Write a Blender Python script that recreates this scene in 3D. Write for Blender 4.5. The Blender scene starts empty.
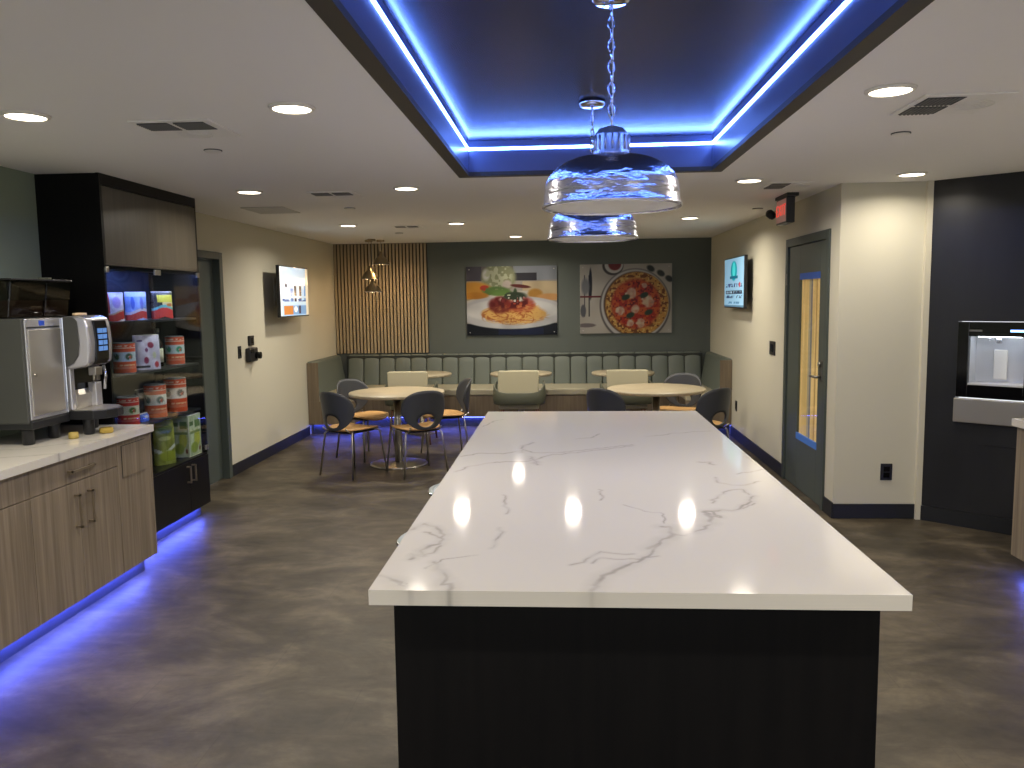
import bpy, bmesh, math, random
import numpy as np
from math import sin, cos, pi, radians
from mathutils import Vector, Matrix
random.seed(7); rng=np.random.default_rng(7)
S=bpy.context.scene; COL=S.collection
H=1.65; C=2.44; WSTR=1.3; LCOL=(1.,.905,.76)

# ------------------------------------------------------------------ colour / materials
def lin(c):
    c=np.asarray(c,float)/255.
    return np.where(c<=.04045,c/12.92,((c+.055)/1.055)**2.4)
def L4(c): return (*[float(v) for v in lin(c)],1.)
MATS={}
def mat(name,rgb=(128,128,128),rough=.5,metal=0.,emit=None,estr=0.,noise=None,bump=None,alpha=1.,trans=0.,spec=.5,coat=0.,aniso=0.,attr=False,ior=1.45):
    m=bpy.data.materials.new(name); m.use_nodes=True; nt=m.node_tree; b=nt.nodes['Principled BSDF']
    b.inputs['Base Color'].default_value=L4(rgb); b.inputs['Roughness'].default_value=rough; b.inputs['Metallic'].default_value=metal
    b.inputs['Specular IOR Level'].default_value=spec; b.inputs['IOR'].default_value=ior
    b.inputs['Alpha'].default_value=alpha; b.inputs['Transmission Weight'].default_value=trans
    b.inputs['Coat Weight'].default_value=coat; b.inputs['Anisotropic'].default_value=aniso
    if emit is not None:
        b.inputs['Emission Color'].default_value=(*emit,1.) if max(emit)<=1.001 else L4(emit); b.inputs['Emission Strength'].default_value=estr
    tc=nt.nodes.new('ShaderNodeTexCoord')
    if attr:
        a=nt.nodes.new('ShaderNodeAttribute'); a.attribute_name='Col'
        nt.links.new(a.outputs['Color'],b.inputs['Base Color'])
        if estr>0: nt.links.new(a.outputs['Color'],b.inputs['Emission Color']); b.inputs['Emission Strength'].default_value=estr
    if noise:   # (rgb2, scale vec, detail, lo, hi)
        rgb2,sc,det,lo,hi=noise
        mp=nt.nodes.new('ShaderNodeMapping'); mp.inputs['Scale'].default_value=sc
        nt.links.new(tc.outputs['Object'],mp.inputs['Vector'])
        n=nt.nodes.new('ShaderNodeTexNoise'); n.inputs['Scale'].default_value=1.; n.inputs['Detail'].default_value=det; n.inputs['Roughness'].default_value=.62
        nt.links.new(mp.outputs[0],n.inputs['Vector'])
        r=nt.nodes.new('ShaderNodeValToRGB'); r.color_ramp.elements[0].position=lo; r.color_ramp.elements[1].position=hi
        r.color_ramp.elements[0].color=L4(rgb); r.color_ramp.elements[1].color=L4(rgb2)
        nt.links.new(n.outputs['Fac'],r.inputs['Fac']); nt.links.new(r.outputs['Color'],b.inputs['Base Color'])
    if bump:    # (scale, strength)
        n2=nt.nodes.new('ShaderNodeTexNoise'); n2.inputs['Scale'].default_value=bump[0]; n2.inputs['Detail'].default_value=3
        nt.links.new(tc.outputs['Object'],n2.inputs['Vector'])
        bp=nt.nodes.new('ShaderNodeBump'); bp.inputs['Strength'].default_value=bump[1]; bp.inputs['Distance'].default_value=.01
        nt.links.new(n2.outputs['Fac'],bp.inputs['Height']); nt.links.new(bp.outputs[0],b.inputs['Normal'])
    MATS[name]=m; return m

BLUE=(.09,.13,1.)
M_wall=mat('wall_paint_beige',(196,192,174),.75,bump=(180,.06))
M_wallr=mat('wall_paint_pale',(186,184,174),.75,bump=(180,.06))
M_teal=mat('wall_paint_green',(134,146,130),.7,bump=(180,.06))
M_back=mat('wall_paint_dark_green',(84,90,86),.7,bump=(180,.06))
M_ceil=mat('ceiling_paint',(236,234,232),.85,bump=(120,.03))
M_base=mat('baseboard_black',(26,28,30),.5)
M_tray=mat('tray_laminate',(30,38,60),.27,noise=((40,50,76),(1.2,60,1),3,.3,.7),spec=.33)
M_fascia=mat('tray_fascia',(84,92,124),.35)
M_trim=mat('tray_trim',(58,54,48),.55)
M_led=mat('led_blue_line',(255,255,255),.5,emit=(.13,.27,1.),estr=46.)
M_ledb=mat('led_blue_bench',(255,255,255),.5,emit=BLUE,estr=22.)
M_ledf=mat('led_blue_floor',(255,255,255),.5,emit=BLUE,estr=62.)
M_lens=mat('downlight_lens',(255,255,255),.5,emit=(1.,.86,.66),estr=7.)
M_white=mat('white_plastic',(225,222,215),.4)
M_offw=mat('offwhite_diffuser',(205,203,196),.55)
M_vent=mat('vent_white',(232,230,226),.5); M_ventd=mat('vent_dark',(70,72,74),.7)
M_chrome=mat('chrome',(215,218,225),.07,1.); M_ham=mat('hammered_chrome',(212,214,228),.22,1.,bump=(1.,.6))
_n=[q for q in M_ham.node_tree.nodes if q.type=='TEX_NOISE'][0]; _mp=M_ham.node_tree.nodes.new('ShaderNodeMapping'); _mp.inputs['Scale'].default_value=(14,14,46)
M_ham.node_tree.links.new([q for q in M_ham.node_tree.nodes if q.type=='TEX_COORD'][0].outputs['Object'],_mp.inputs['Vector']); M_ham.node_tree.links.new(_mp.outputs[0],_n.inputs['Vector'])
M_steel=mat('brushed_steel',(186,182,174),.36,.8)
M_steel2=mat('satin_steel_tube',(170,166,158),.3,1.)
M_bronze=mat('handle_bronze',(150,138,120),.35,.8)
M_blackwood=mat('black_wood',(13,13,14),.34,noise=((19,18,18),(26,26,1.4),3,.35,.7),spec=.2)
M_blackwood2=mat('black_panel_wood',(29,30,32),.36,noise=((41,42,44),(3,3,.8),4,.3,.75),spec=.45)
M_tallfront=mat('tall_front_wood',(58,54,47),.38,noise=((74,69,60),(30,30,1.2),3,.3,.7))
M_greywood=mat('grey_oak_laminate',(104,92,76),.5,noise=((142,129,110),(38,38,1.3),4,.3,.72))
M_boothwood=mat('booth_wood',(92,80,64),.5,noise=((122,108,88),(30,30,1.3),4,.3,.7))
M_dark=mat('dark_plastic',(30,31,33),.4); M_black=mat('black_gloss',(10,10,12),.12)
M_mgrey=mat('machine_grey',(68,69,66),.45)
M_silver=mat('machine_silver',(200,200,204),.25,.65)
M_door=mat('door_green_grey',(76,84,78),.45); M_frame=mat('door_frame_grey',(70,78,73),.45)
M_vinyl=mat('booth_vinyl',(98,105,97),.42,bump=(240,.08)); M_seatv=mat('booth_seat_vinyl',(158,152,130),.42,bump=(240,.08))
M_seam=mat('booth_seam',(36,40,36),.6)
M_shell=mat('chair_shell_charcoal',(58,60,64),.42)
M_ply=mat('chair_seat_maple',(184,140,86),.42,noise=((204,162,106),(4,50,4),3,.3,.7))
M_top=mat('table_laminate',(152,141,117),.4,noise=((172,160,134),(3,34,3),3,.3,.7))
M_uph=mat('chair_upholstery_beige',(170,164,138),.6,bump=(300,.08)); M_uphd=mat('chair_upholstery_olive',(74,76,62),.6)
M_slat=mat('slat_oak',(146,132,106),.5,noise=((168,153,124),(60,60,2),3,.3,.7)); M_slatb=mat('slat_felt',(28,27,25),.9)
M_brass=mat('brass_interior',(220,170,70),.3,1.)
M_bulb=mat('warm_bulb',(255,220,150),.4,emit=(1.,.72,.36),estr=14.)
M_shade=mat('antique_metal_shade',(150,138,116),.3,1.)
M_attr=mat('printed_surface',(255,255,255),.45,attr=True)
M_screen=mat('tv_screen',(255,255,255),.25,attr=True,estr=.42)
M_panel=mat('poster_print',(255,255,255),.3,attr=True,spec=.22)
M_lcd=mat('lcd_blue',(60,90,150),.2,emit=(.14,.3,.62),estr=.5)
M_tape=mat('painter_tape_blue',(30,84,180),.6); M_tapeb=mat('tape_blue_light',(70,120,205),.6)
M_yellow=mat('sponge_yellow',(170,145,66),.8)
M_stoolseat=mat('stool_pale_blue',(150,164,170),.3)
M_red=mat('exit_red',(255,60,40),.4,emit=(1.,.08,.05),estr=.7)
M_signf=mat('exit_face',(190,150,142),.4,emit=(1.,.5,.42),estr=.05)
M_bluecloth=mat('blue_box',(70,110,200),.5)
def glass(name,tint,rough=.02,fac=.86):
    m=bpy.data.materials.new(name); m.use_nodes=True; nt=m.node_tree; nt.nodes.clear()
    o=nt.nodes.new('ShaderNodeOutputMaterial'); mx=nt.nodes.new('ShaderNodeMixShader'); t=nt.nodes.new('ShaderNodeBsdfTransparent'); g=nt.nodes.new('ShaderNodeBsdfGlossy')
    t.inputs[0].default_value=(*tint,1.); g.inputs['Roughness'].default_value=rough
    lw=nt.nodes.new('ShaderNodeLayerWeight'); lw.inputs[0].default_value=.5
    pw=nt.nodes.new('ShaderNodeMath'); pw.operation='POWER'; pw.inputs[1].default_value=4.; nt.links.new(lw.outputs['Facing'],pw.inputs[0])
    f=nt.nodes.new('ShaderNodeMath'); f.operation='MULTIPLY_ADD'; f.inputs[1].default_value=.5; f.inputs[2].default_value=.03; nt.links.new(pw.outputs[0],f.inputs[0])
    nt.links.new(f.outputs[0],mx.inputs[0]); nt.links.new(t.outputs[0],mx.inputs[1]); nt.links.new(g.outputs[0],mx.inputs[2]); nt.links.new(mx.outputs[0],o.inputs[0]); return m
M_glass=glass('cabinet_glass',(.86,.9,.92)); M_hop=glass('smoked_plastic',(.34,.28,.24)); M_dglass=glass('door_glass',(.9,.92,.9))
# marble quartz: white with vein mask attribute
def marble():
    m=mat('white_quartz',(222,220,214),.07,spec=.5); nt=m.node_tree; b=nt.nodes['Principled BSDF']
    a=nt.nodes.new('ShaderNodeAttribute'); a.attribute_name='Vein'; n=nt.nodes.new('ShaderNodeTexNoise'); n.inputs['Scale'].default_value=9; n.inputs['Detail'].default_value=5
    tc=nt.nodes.new('ShaderNodeTexCoord'); nt.links.new(tc.outputs['Object'],n.inputs['Vector'])
    mx=nt.nodes.new('ShaderNodeMixRGB'); mx.inputs[1].default_value=L4((203,199,190)); mx.inputs[2].default_value=L4((132,128,122))
    r=nt.nodes.new('ShaderNodeMapRange'); r.inputs[1].default_value=.25; r.inputs[2].default_value=.6; r.inputs[3].default_value=.45; r.inputs[4].default_value=1.
    nt.links.new(n.outputs['Fac'],r.inputs[0]); mu=nt.nodes.new('ShaderNodeMath'); mu.operation='MULTIPLY'
    nt.links.new(a.outputs['Fac'],mu.inputs[0]); nt.links.new(r.outputs[0],mu.inputs[1]); nt.links.new(mu.outputs[0],mx.inputs[0]); nt.links.new(mx.outputs[0],b.inputs['Base Color']); return m
M_quartz=marble()
def floor_mat():
    m=mat('floor_vinyl_tile',(70,62,50),.4,spec=.45); nt=m.node_tree; b=nt.nodes['Principled BSDF']; tc=nt.nodes.new('ShaderNodeTexCoord')
    def noise(sc,det,rg=.6,dist=0.):
        mp=nt.nodes.new('ShaderNodeMapping'); mp.inputs['Scale'].default_value=sc; nt.links.new(tc.outputs['Object'],mp.inputs['Vector'])
        n=nt.nodes.new('ShaderNodeTexNoise'); n.inputs['Scale'].default_value=1; n.inputs['Detail'].default_value=det; n.inputs['Roughness'].default_value=rg; n.inputs['Distortion'].default_value=dist
        nt.links.new(mp.outputs[0],n.inputs['Vector']); return n
    n1=noise((1.8,2.6,1),6,.65,.6); n2=noise((9,14,1),5,.7); n3=noise((4,9,1),3,.5,1.)
    r=nt.nodes.new('ShaderNodeValToRGB'); e=r.color_ramp.elements; e[0].position=.34; e[0].color=L4((48,43,34)); e[1].position=.68; e[1].color=L4((100,91,75))
    mid=e.new(.5); mid.color=L4((69,62,50)); nt.links.new(n1.outputs['Fac'],r.inputs['Fac'])
    r2=nt.nodes.new('ShaderNodeValToRGB'); r2.color_ramp.elements[0].position=.35; r2.color_ramp.elements[1].position=.7; r2.color_ramp.elements[0].color=(.78,.78,.78,1); r2.color_ramp.elements[1].color=(1.16,1.15,1.13,1)
    nt.links.new(n2.outputs['Fac'],r2.inputs['Fac'])
    mx=nt.nodes.new('ShaderNodeMixRGB'); mx.blend_type='MULTIPLY'; mx.inputs[0].default_value=1.; nt.links.new(r.outputs[0],mx.inputs[1]); nt.links.new(r2.outputs[0],mx.inputs[2])
    br=nt.nodes.new('ShaderNodeTexBrick'); br.inputs['Scale'].default_value=1.; br.inputs['Mortar Size'].default_value=.0025; br.inputs['Brick Width'].default_value=.91; br.inputs['Row Height'].default_value=.46
    br.inputs['Color1'].default_value=(1,1,1,1); br.inputs['Color2'].default_value=(.93,.93,.93,1); br.inputs['Mortar'].default_value=(.72,.72,.72,1); nt.links.new(tc.outputs['Object'],br.inputs['Vector'])
    m2=nt.nodes.new('ShaderNodeMixRGB'); m2.blend_type='MULTIPLY'; m2.inputs[0].default_value=.8; nt.links.new(mx.outputs[0],m2.inputs[1]); nt.links.new(br.outputs['Color'],m2.inputs[2]); nt.links.new(m2.outputs[0],b.inputs['Base Color'])
    rr=nt.nodes.new('ShaderNodeMapRange'); rr.inputs[3].default_value=.34; rr.inputs[4].default_value=.55; nt.links.new(n3.outputs['Fac'],rr.inputs[0]); nt.links.new(rr.outputs[0],b.inputs['Roughness'])
    return m
M_floor=floor_mat()

# ------------------------------------------------------------------ mesh builder
class MB:
    def __init__(s): s.v=[]; s.f=[]; s.sm=[]
    def add(s,vs,fs,smooth=False):
        o=len(s.v); s.v+= [tuple(map(float,p)) for p in vs]; s.f+=[tuple(i+o for i in f) for f in fs]; s.sm+=[smooth]*len(fs); return s
    def box(s,x0,y0,z0,x1,y1,z1):
        x0,x1=sorted((x0,x1)); y0,y1=sorted((y0,y1)); z0,z1=sorted((z0,z1))
        return s.add([(x0,y0,z0),(x1,y0,z0),(x1,y1,z0),(x0,y1,z0),(x0,y0,z1),(x1,y0,z1),(x1,y1,z1),(x0,y1,z1)],
                     [(0,3,2,1),(4,5,6,7),(0,1,5,4),(1,2,6,5),(2,3,7,6),(3,0,4,7)])
    def prism(s,poly,a,b,axis='z',smooth=False):
        """poly 2D extruded from a to b along axis (x: (y,z)  y: (x,z)  z: (x,y))"""
        def P(p,t): return {'x':(t,p[0],p[1]),'y':(p[0],t,p[1]),'z':(p[0],p[1],t)}[axis]
        n=len(poly); vs=[P(p,a) for p in poly]+[P(p,b) for p in poly]
        fs=[tuple(range(n))[::-1],tuple(range(n,2*n))]
        s.add(vs,fs); o=len(s.v)-2*n
        for i in range(n):
            j=(i+1)%n; s.f.append((o+i,o+j,o+n+j,o+n+i)); s.sm.append(smooth)
        return s
    def lathe(s,prof,cx=0,cy=0,n=32,closed=False,smooth=True,sx=1.,sy=1.):
        vs=[];fs=[];m=len(prof)
        for i in range(n):
            a=2*pi*i/n
            for r,z in prof: vs.append((cx+r*cos(a)*sx,cy+r*sin(a)*sy,z))
        for i in range(n):
            j=(i+1)%n
            for k in range(m-1): fs.append((i*m+k,j*m+k,j*m+k+1,i*m+k+1))
            if closed: fs.append((i*m+m-1,j*m+m-1,j*m,i*m))
        s.add(vs,fs,smooth)
        if not closed:
            o=len(s.v)-len(vs)
            if prof[0][0]>1e-6: s.f.append(tuple(o+i*m for i in range(n))[::-1]); s.sm.append(False)
            if prof[-1][0]>1e-6: s.f.append(tuple(o+i*m+m-1 for i in range(n))); s.sm.append(False)
        return s
    def cyl(s,cx,cy,z0,z1,r,n=24): return s.lathe([(r,z0),(r,z1)],cx,cy,n)
    def tube(s,pts,r,n=8,cap=True):
        P=[Vector(p) for p in pts]; m=len(P); rings=[]
        up=Vector((0,0,1)); prev=None
        for i in range(m):
            t=(P[min(i+1,m-1)]-P[max(i-1,0)]).normalized()
            if prev is None:
                a=up if abs(t.z)<.9 else Vector((1,0,0)); u=t.cross(a).normalized()
            else: u=(prev-t*prev.dot(t)).normalized()
            prev=u; w=t.cross(u); rr=r[i] if isinstance(r,(list,tuple)) else r
            rings.append([P[i]+u*rr*cos(2*pi*k/n)+w*rr*sin(2*pi*k/n) for k in range(n)])
        vs=[p for R_ in rings for p in R_]; fs=[]
        for i in range(m-1):
            for k in range(n): l=(k+1)%n; fs.append((i*n+k,i*n+l,(i+1)*n+l,(i+1)*n+k))
        s.add(vs,fs,True)
        if cap:
            o=len(s.v)-len(vs); s.f.append(tuple(o+k for k in range(n))[::-1]); s.sm.append(False); s.f.append(tuple(o+(m-1)*n+k for k in range(n))); s.sm.append(False)
        return s
    def torus(s,c,R,r,axis='z',n=14,k=6,sx=1.,sy=1.):
        vs=[];fs=[]
        for i in range(n):
            a=2*pi*i/n
            for j in range(k):
                b=2*pi*j/k; x=(R+r*cos(b))*cos(a)*sx; y=(R+r*cos(b))*sin(a)*sy; z=r*sin(b)
                p={'z':(x,y,z),'x':(z,x,y),'y':(x,z,y)}[axis]; vs.append((c[0]+p[0],c[1]+p[1],c[2]+p[2]))
        for i in range(n):
            for j in range(k):
                a2=(i+1)%n;b2=(j+1)%k; fs.append((i*k+j,a2*k+j,a2*k+b2,i*k+b2))
        return s.add(vs,fs,True)
    def build(s,name,m,parent=None,bevel=0.,seg=2,world=None,solid=0.,sub=0,offs=0.):
        me=bpy.data.meshes.new(name); v=np.array(s.v)
        if world is None: world=parent is not None and parent.get('_w',1)
        org=Vector((0,0,0))
        if parent is not None:
            if world:
                q=parent; tot=Vector((0,0,0))
                while q is not None: tot+=q.location; q=q.parent
                v=v-np.array(tot)
        elif world is None or world is False:
            lo=v.min(0);hi=v.max(0); org=Vector(((lo[0]+hi[0])/2,(lo[1]+hi[1])/2,lo[2])); v=v-np.array(org)
        me.from_pydata(v.tolist(),[],s.f); me.polygons.foreach_set('use_smooth',s.sm); me.update()
        bm=bmesh.new(); bm.from_mesh(me); bmesh.ops.recalc_face_normals(bm,faces=bm.faces); bm.to_mesh(me); bm.free()
        o=bpy.data.objects.new(name,me); COL.objects.link(o); me.materials.append(m)
        if parent is not None: o.parent=parent
        else: o.location=org
        if solid: md=o.modifiers.new('Solidify','SOLIDIFY'); md.thickness=solid; md.offset=offs
        if sub: md=o.modifiers.new('Subsurf','SUBSURF'); md.levels=sub; md.render_levels=sub
        if bevel: md=o.modifiers.new('Bevel','BEVEL'); md.width=bevel; md.segments=seg; md.limit_method='ANGLE'; md.angle_limit=radians(40); md.harden_normals=False
        return o
def tag(o,label,cat,group=None,kind=None):
    if label: o['label']=label
    if cat: o['category']=cat
    if group: o['group']=group
    if kind: o['kind']=kind
    return o
def thing(name,label,cat,loc,rz=0.,group=None,world=1):
    o=bpy.data.objects.new(name,None); COL.objects.link(o); o.location=loc; o.rotation_euler=(0,0,rz); o.empty_display_size=.05
    o['_w']=world; return tag(o,label,cat,group)
def structure(name,mb,m,parent=None,bevel=0.):
    o=mb.build(name,m,parent,bevel=bevel); 
    if parent is None: o['kind']='structure'
    return o
def B(*a): return MB().box(*a)
KIDS={}
def kids(o): return [c for c in bpy.data.objects if c.parent==o]
def copy_tree(o,parent=None):
    c=o.copy(); COL.objects.link(c)
    if parent is not None: c.parent=parent
    for k in kids(o): copy_tree(k,c)
    return c
def grid(name,pos,col,nu,nv,m,parent=None,world=None,attr='Col',thick=0.,smooth=False):
    """a dense panel whose printed picture is a colour attribute; u,v in 0..1"""
    U,V=np.meshgrid(np.linspace(0,1,nu+1),np.linspace(0,1,nv+1)); P=pos(U,V).reshape(-1,3)
    mb=MB(); mb.v=[tuple(p) for p in P.tolist()]
    W=nu+1; mb.f=[(j*W+i,j*W+i+1,(j+1)*W+i+1,(j+1)*W+i) for j in range(nv) for i in range(nu)]; mb.sm=[smooth]*len(mb.f)
    o=mb.build(name,m,parent,world=world,solid=thick,offs=-1.)
    me=o.data; c=np.asarray(col(U,V),float).reshape(-1,3) if attr=='Col' else np.repeat(np.asarray(col(U,V),float).reshape(-1,1),3,1)
    a=me.color_attributes.new(attr,'FLOAT_COLOR','POINT'); a.data.foreach_set('color',np.hstack([c,np.ones((len(c),1))]).ravel().astype(np.float32)); return o
def vnoise(U,V,f,seed=0):
    r=np.random.default_rng(seed); g=r.random((66,66)); x=U*f[0]; y=V*f[1]; xi=np.floor(x).astype(int); yi=np.floor(y).astype(int); fx=x-xi; fy=y-yi; fx=fx*fx*(3-2*fx); fy=fy*fy*(3-2*fy)
    xi%=64; yi%=64
    return (g[yi,xi]*(1-fx)+g[yi,xi+1]*fx)*(1-fy)+(g[yi+1,xi]*(1-fx)+g[yi+1,xi+1]*fx)*fy
def paint(img,mask,c):
    m=np.clip(mask,0,1)[...,None]; img[:]=img*(1-m)+np.asarray(c,float)*m
def ell(U,V,cx,cy,rx,ry,soft=.15,rot=0.):
    x=U-cx;y=V-cy; a=x*cos(rot)+y*sin(rot); b=-x*sin(rot)+y*cos(rot); d=np.sqrt((a/rx)**2+(b/ry)**2); return np.clip((1-d)/soft+.5,0,1)
def rect(U,V,x0,y0,x1,y1): return ((U>=x0)&(U<=x1)&(V>=y0)&(V<=y1)).astype(float)

# ------------------------------------------------------------------ room shell
XL,XR,YB,YF,XR2=-3.18,1.98,11.15,-2.6,3.25
TX0,TX1,TY0,TY1=-.67,1.0,1.95,5.31      # tray opening
PX,PY=2.605,6.02                          # start of the angled black wall
DX,DY=.752,-.659; TL=(XR2-PX)/DX; QY=5.99; PEx,PEy=XR2,QY+DY*TL
structure('floor',B(XL-.1,YF-.1,-.05,XR2+.1,YB+.1,0),M_floor)
cm=MB()
cm.box(XL,YF,C,TX0,YB,C+.06); cm.box(TX1,YF,C,XR2,YB,C+.06); cm.box(TX0,YF,C,TX1,TY0,C+.06); cm.box(TX0,TY1,C,TX1,YB,C+.06)
structure('ceiling',cm,M_ceil)
structure('wall_left',B(XL-.1,4.79,0,XL,6.4,C).box(XL-.1,7.4,0,XL,YB,C).box(XL-.1,6.4,2.11,XL,7.4,C),M_wall)
structure('wall_left_near',B(XL-.1,YF,0,XL,4.79,C),M_teal)
structure('wall_back',B(XL-.1,YB,0,XR+.1,YB+.1,C),M_back)
structure('wall_front',B(XL-.1,YF-.1,0,XR2+.1,YF,.3).box(XL-.1,YF-.1,2.3,XR2+.1,YF,C).box(XL-.1,YF-.1,.3,-2.7,YF,2.3).box(2.7,YF-.1,.3,XR2+.1,YF,2.3),M_wall)
wn=thing('added_window_1',None,None,(0,YF,.3)); wn['kind']='structure'  # unseen window, added behind the camera to brighten the ceiling
wm=MB()
for q in range(5): wm.box(-2.7+q*1.34,YF-.07,.3,-2.66+q*1.34,YF-.03,2.3)
wm.box(-2.66,YF-.07,.3,2.66,YF-.03,.34).box(-2.66,YF-.07,2.26,2.66,YF-.03,2.3); wm.build('added_window_frame',M_frame,wn)
pl=bpy.data.lights.new('added_window_portal','AREA'); pl.shape='RECTANGLE'; pl.size=5.4; pl.size_y=2.; pl.cycles.is_portal=True
po=bpy.data.objects.new('added_window_portal',pl); COL.objects.link(po); po.location=(0,YF-.08,1.3); po.rotation_euler=(radians(90),0,0)
structure('wall_right',B(XR,7.4,0,XR+.1,YB,C).box(XR,PY+.1,0,XR+.1,6.22,C).box(XR,6.22,2.14,XR+.1,7.4,C),M_wall)
structure('wall_right_return',B(XR,PY,0,PX,PY+.1,C),M_wall)
structure('wall_right_near',B(XR2,YF,0,XR2+.1,PEy,C),M_wall)
structure('trim_5',B(PX-.04,QY-.004,0,PX-.001,PY-.0001,C),mat('corner_bead',(205,200,180),.6))
# angled black wall
aw=thing('wall_right_angled',None,None,(PX,QY,0),math.atan2(DY,DX),world=0); aw['kind']='structure'
def awl(mb): return mb
w=MB(); t0,t1,zb0,zb1=.195,.775,.75,1.455   # recess for dispenser
w.box(0,0,.11,t0,.08,C).box(t1,0,.11,TL,.08,C).box(t0,0,.11,t1,.08,zb0).box(t0,0,zb1,t1,.08,C)
w.build('wall_panel',M_blackwood2,aw)
B(0,-.012,0,TL,.08,.107).build('toe_base',M_base,aw)
B(.36,-.003,.60,.62,.001,.604).build('reveal_line',M_dark,aw)
# baseboards
structure('baseboard_left',B(XL,7.405,0,XL+.012,9.79,.11).box(XL,6.09,0,XL+.012,6.32,.11),M_base,bevel=.003)
structure('baseboard_right',B(XR-.012,7.405,0,XR,9.68,.12).box(XR-.012,PY-.012,0,XR,6.21,.12),M_base,bevel=.003)
structure('baseboard_right_return',B(XR,PY-.012,0,PX,PY,.11),M_base,bevel=.003)
# ceiling tray
structure('trim_1',B(TX0,TY0,C-.006,TX0+.07,TY1,C+.02).box(TX1-.07,TY0,C-.006,TX1,TY1,C+.02).box(TX0+.07,TY1-.07,C-.006,TX1-.07,TY1,C+.02).box(TX0+.07,TY0,C-.006,TX1-.07,TY0+.07,C+.02),M_trim)
fx0,fx1,fy0,fy1=TX0+.07,TX1-.07,TY0+.07,TY1-.07; ZT=2.65
structure('trim_2',B(fx0-.03,fy0-.03,C+.02,fx0,fy1+.03,ZT).box(fx1,fy0-.03,C+.02,fx1+.03,fy1+.03,ZT).box(fx0,fy1,C+.02,fx1,fy1+.03,ZT).box(fx0,fy0-.03,C+.02,fx1,fy0,ZT),M_fascia)
structure('ceiling_tray',B(fx0-.05,fy0-.05,ZT,fx1+.05,fy1+.05,ZT+.03),M_tray)
zl0,zl1=2.593,2.608
o=MB().box(fx0,fy0,zl0,fx0+.004,fy1,zl1).box(fx1-.004,fy0,zl0,fx1,fy1,zl1).box(fx0,fy1-.004,zl0,fx1,fy1,zl1).box(fx0,fy0,zl0,fx1,fy0+.004,zl1).build('led_strip',M_led)
tag(o,'bright blue-white light line running around the inside of the ceiling tray','light strip')

# doors
d=thing('door_1',None,None,(XL,6.9,0)); d['kind']='structure'
MB().box(XL-.1,6.33,0,XL+.02,6.40,2.115).box(XL-.1,7.33,0,XL+.02,7.40,2.115).box(XL-.1,6.40,2.05,XL+.02,7.33,2.115).build('door_frame',M_frame,d,bevel=.003)
B(XL-.09,6.405,.01,XL-.045,7.325,2.045).build('door_panel',M_door,d)
MB().tube([(XL-.045,6.47,1.0),(XL-.0,6.47,1.0),(XL-.0,6.58,1.0)],.01).build('lever_handle',M_steel2,d)
d=thing('door_2',None,None,(XR,6.8,0)); d['kind']='structure'
MB().box(XR-.015,6.22,0,XR+.09,6.29,2.14).box(XR-.015,7.33,0,XR+.09,7.4,2.14).box(XR-.015,6.29,2.07,XR+.09,7.33,2.14).build('door_frame',M_frame,d,bevel=.003)
lf=MB(); y0,y1,gy0,gy1,gz0,gz1=6.293,7.327,6.46,7.0,.45,1.83; xa,xb=XR+.002,XR+.047
lf.box(xa,y0,.008,xb,gy0,2.067).box(xa,gy1,.008,xb,y1,2.067).box(xa,gy0,.008,xb,gy1,gz0).box(xa,gy0,gz1,xb,gy1,2.067)
lf.build('door_leaf',M_door,d,bevel=.002)
B(xa+.012,gy0,gz0,xa+.018,gy1,gz1).build('glass_pane',M_dglass,d)
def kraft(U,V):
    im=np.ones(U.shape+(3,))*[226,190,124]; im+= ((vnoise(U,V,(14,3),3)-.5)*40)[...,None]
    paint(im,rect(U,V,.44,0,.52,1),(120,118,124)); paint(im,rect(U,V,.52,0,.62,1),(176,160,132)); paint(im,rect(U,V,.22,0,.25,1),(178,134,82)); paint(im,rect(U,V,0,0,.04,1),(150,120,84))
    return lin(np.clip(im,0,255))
grid('paper_cover',lambda U,V:np.stack([np.full(U.shape,xa+.022),gy0+.002+U*(gy1-gy0-.004),gz0+.002+V*(gz1-gz0-.004)],-1),kraft,40,30,mat('kraft_paper_glow',(214,172,112),.7,attr=True,estr=.28),d,thick=.004)  # weak emission in the paper stands in for light behind it
B(xa-.0015,gy0-.005,gz1-.05,xa+.011,gy1+.003,gz1+.003).build('painter_tape',M_tape,d)
B(xa-.0015,gy0-.01,gz0-.02,xa+.011,gy1+.02,gz0+.035).build('painter_tape',M_tapeb,d)
hp=B(xa-.008,6.325,.98,xa,6.40,1.15).build('lock_plate',M_mgrey,d,bevel=.004)
MB().tube([(xa-.008,6.362,1.02),(xa-.05,6.362,1.02),(xa-.055,6.375,1.02),(xa-.055,6.46,1.02)],.011).tube([(xa-.005,6.362,1.12),(xa-.03,6.362,1.12)],.018).build('lever_handle',M_steel2,d)
B(XR-.018,7.335,1.74,XR-.0151,7.35,1.84).build('hinge',M_steel2,d)

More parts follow.
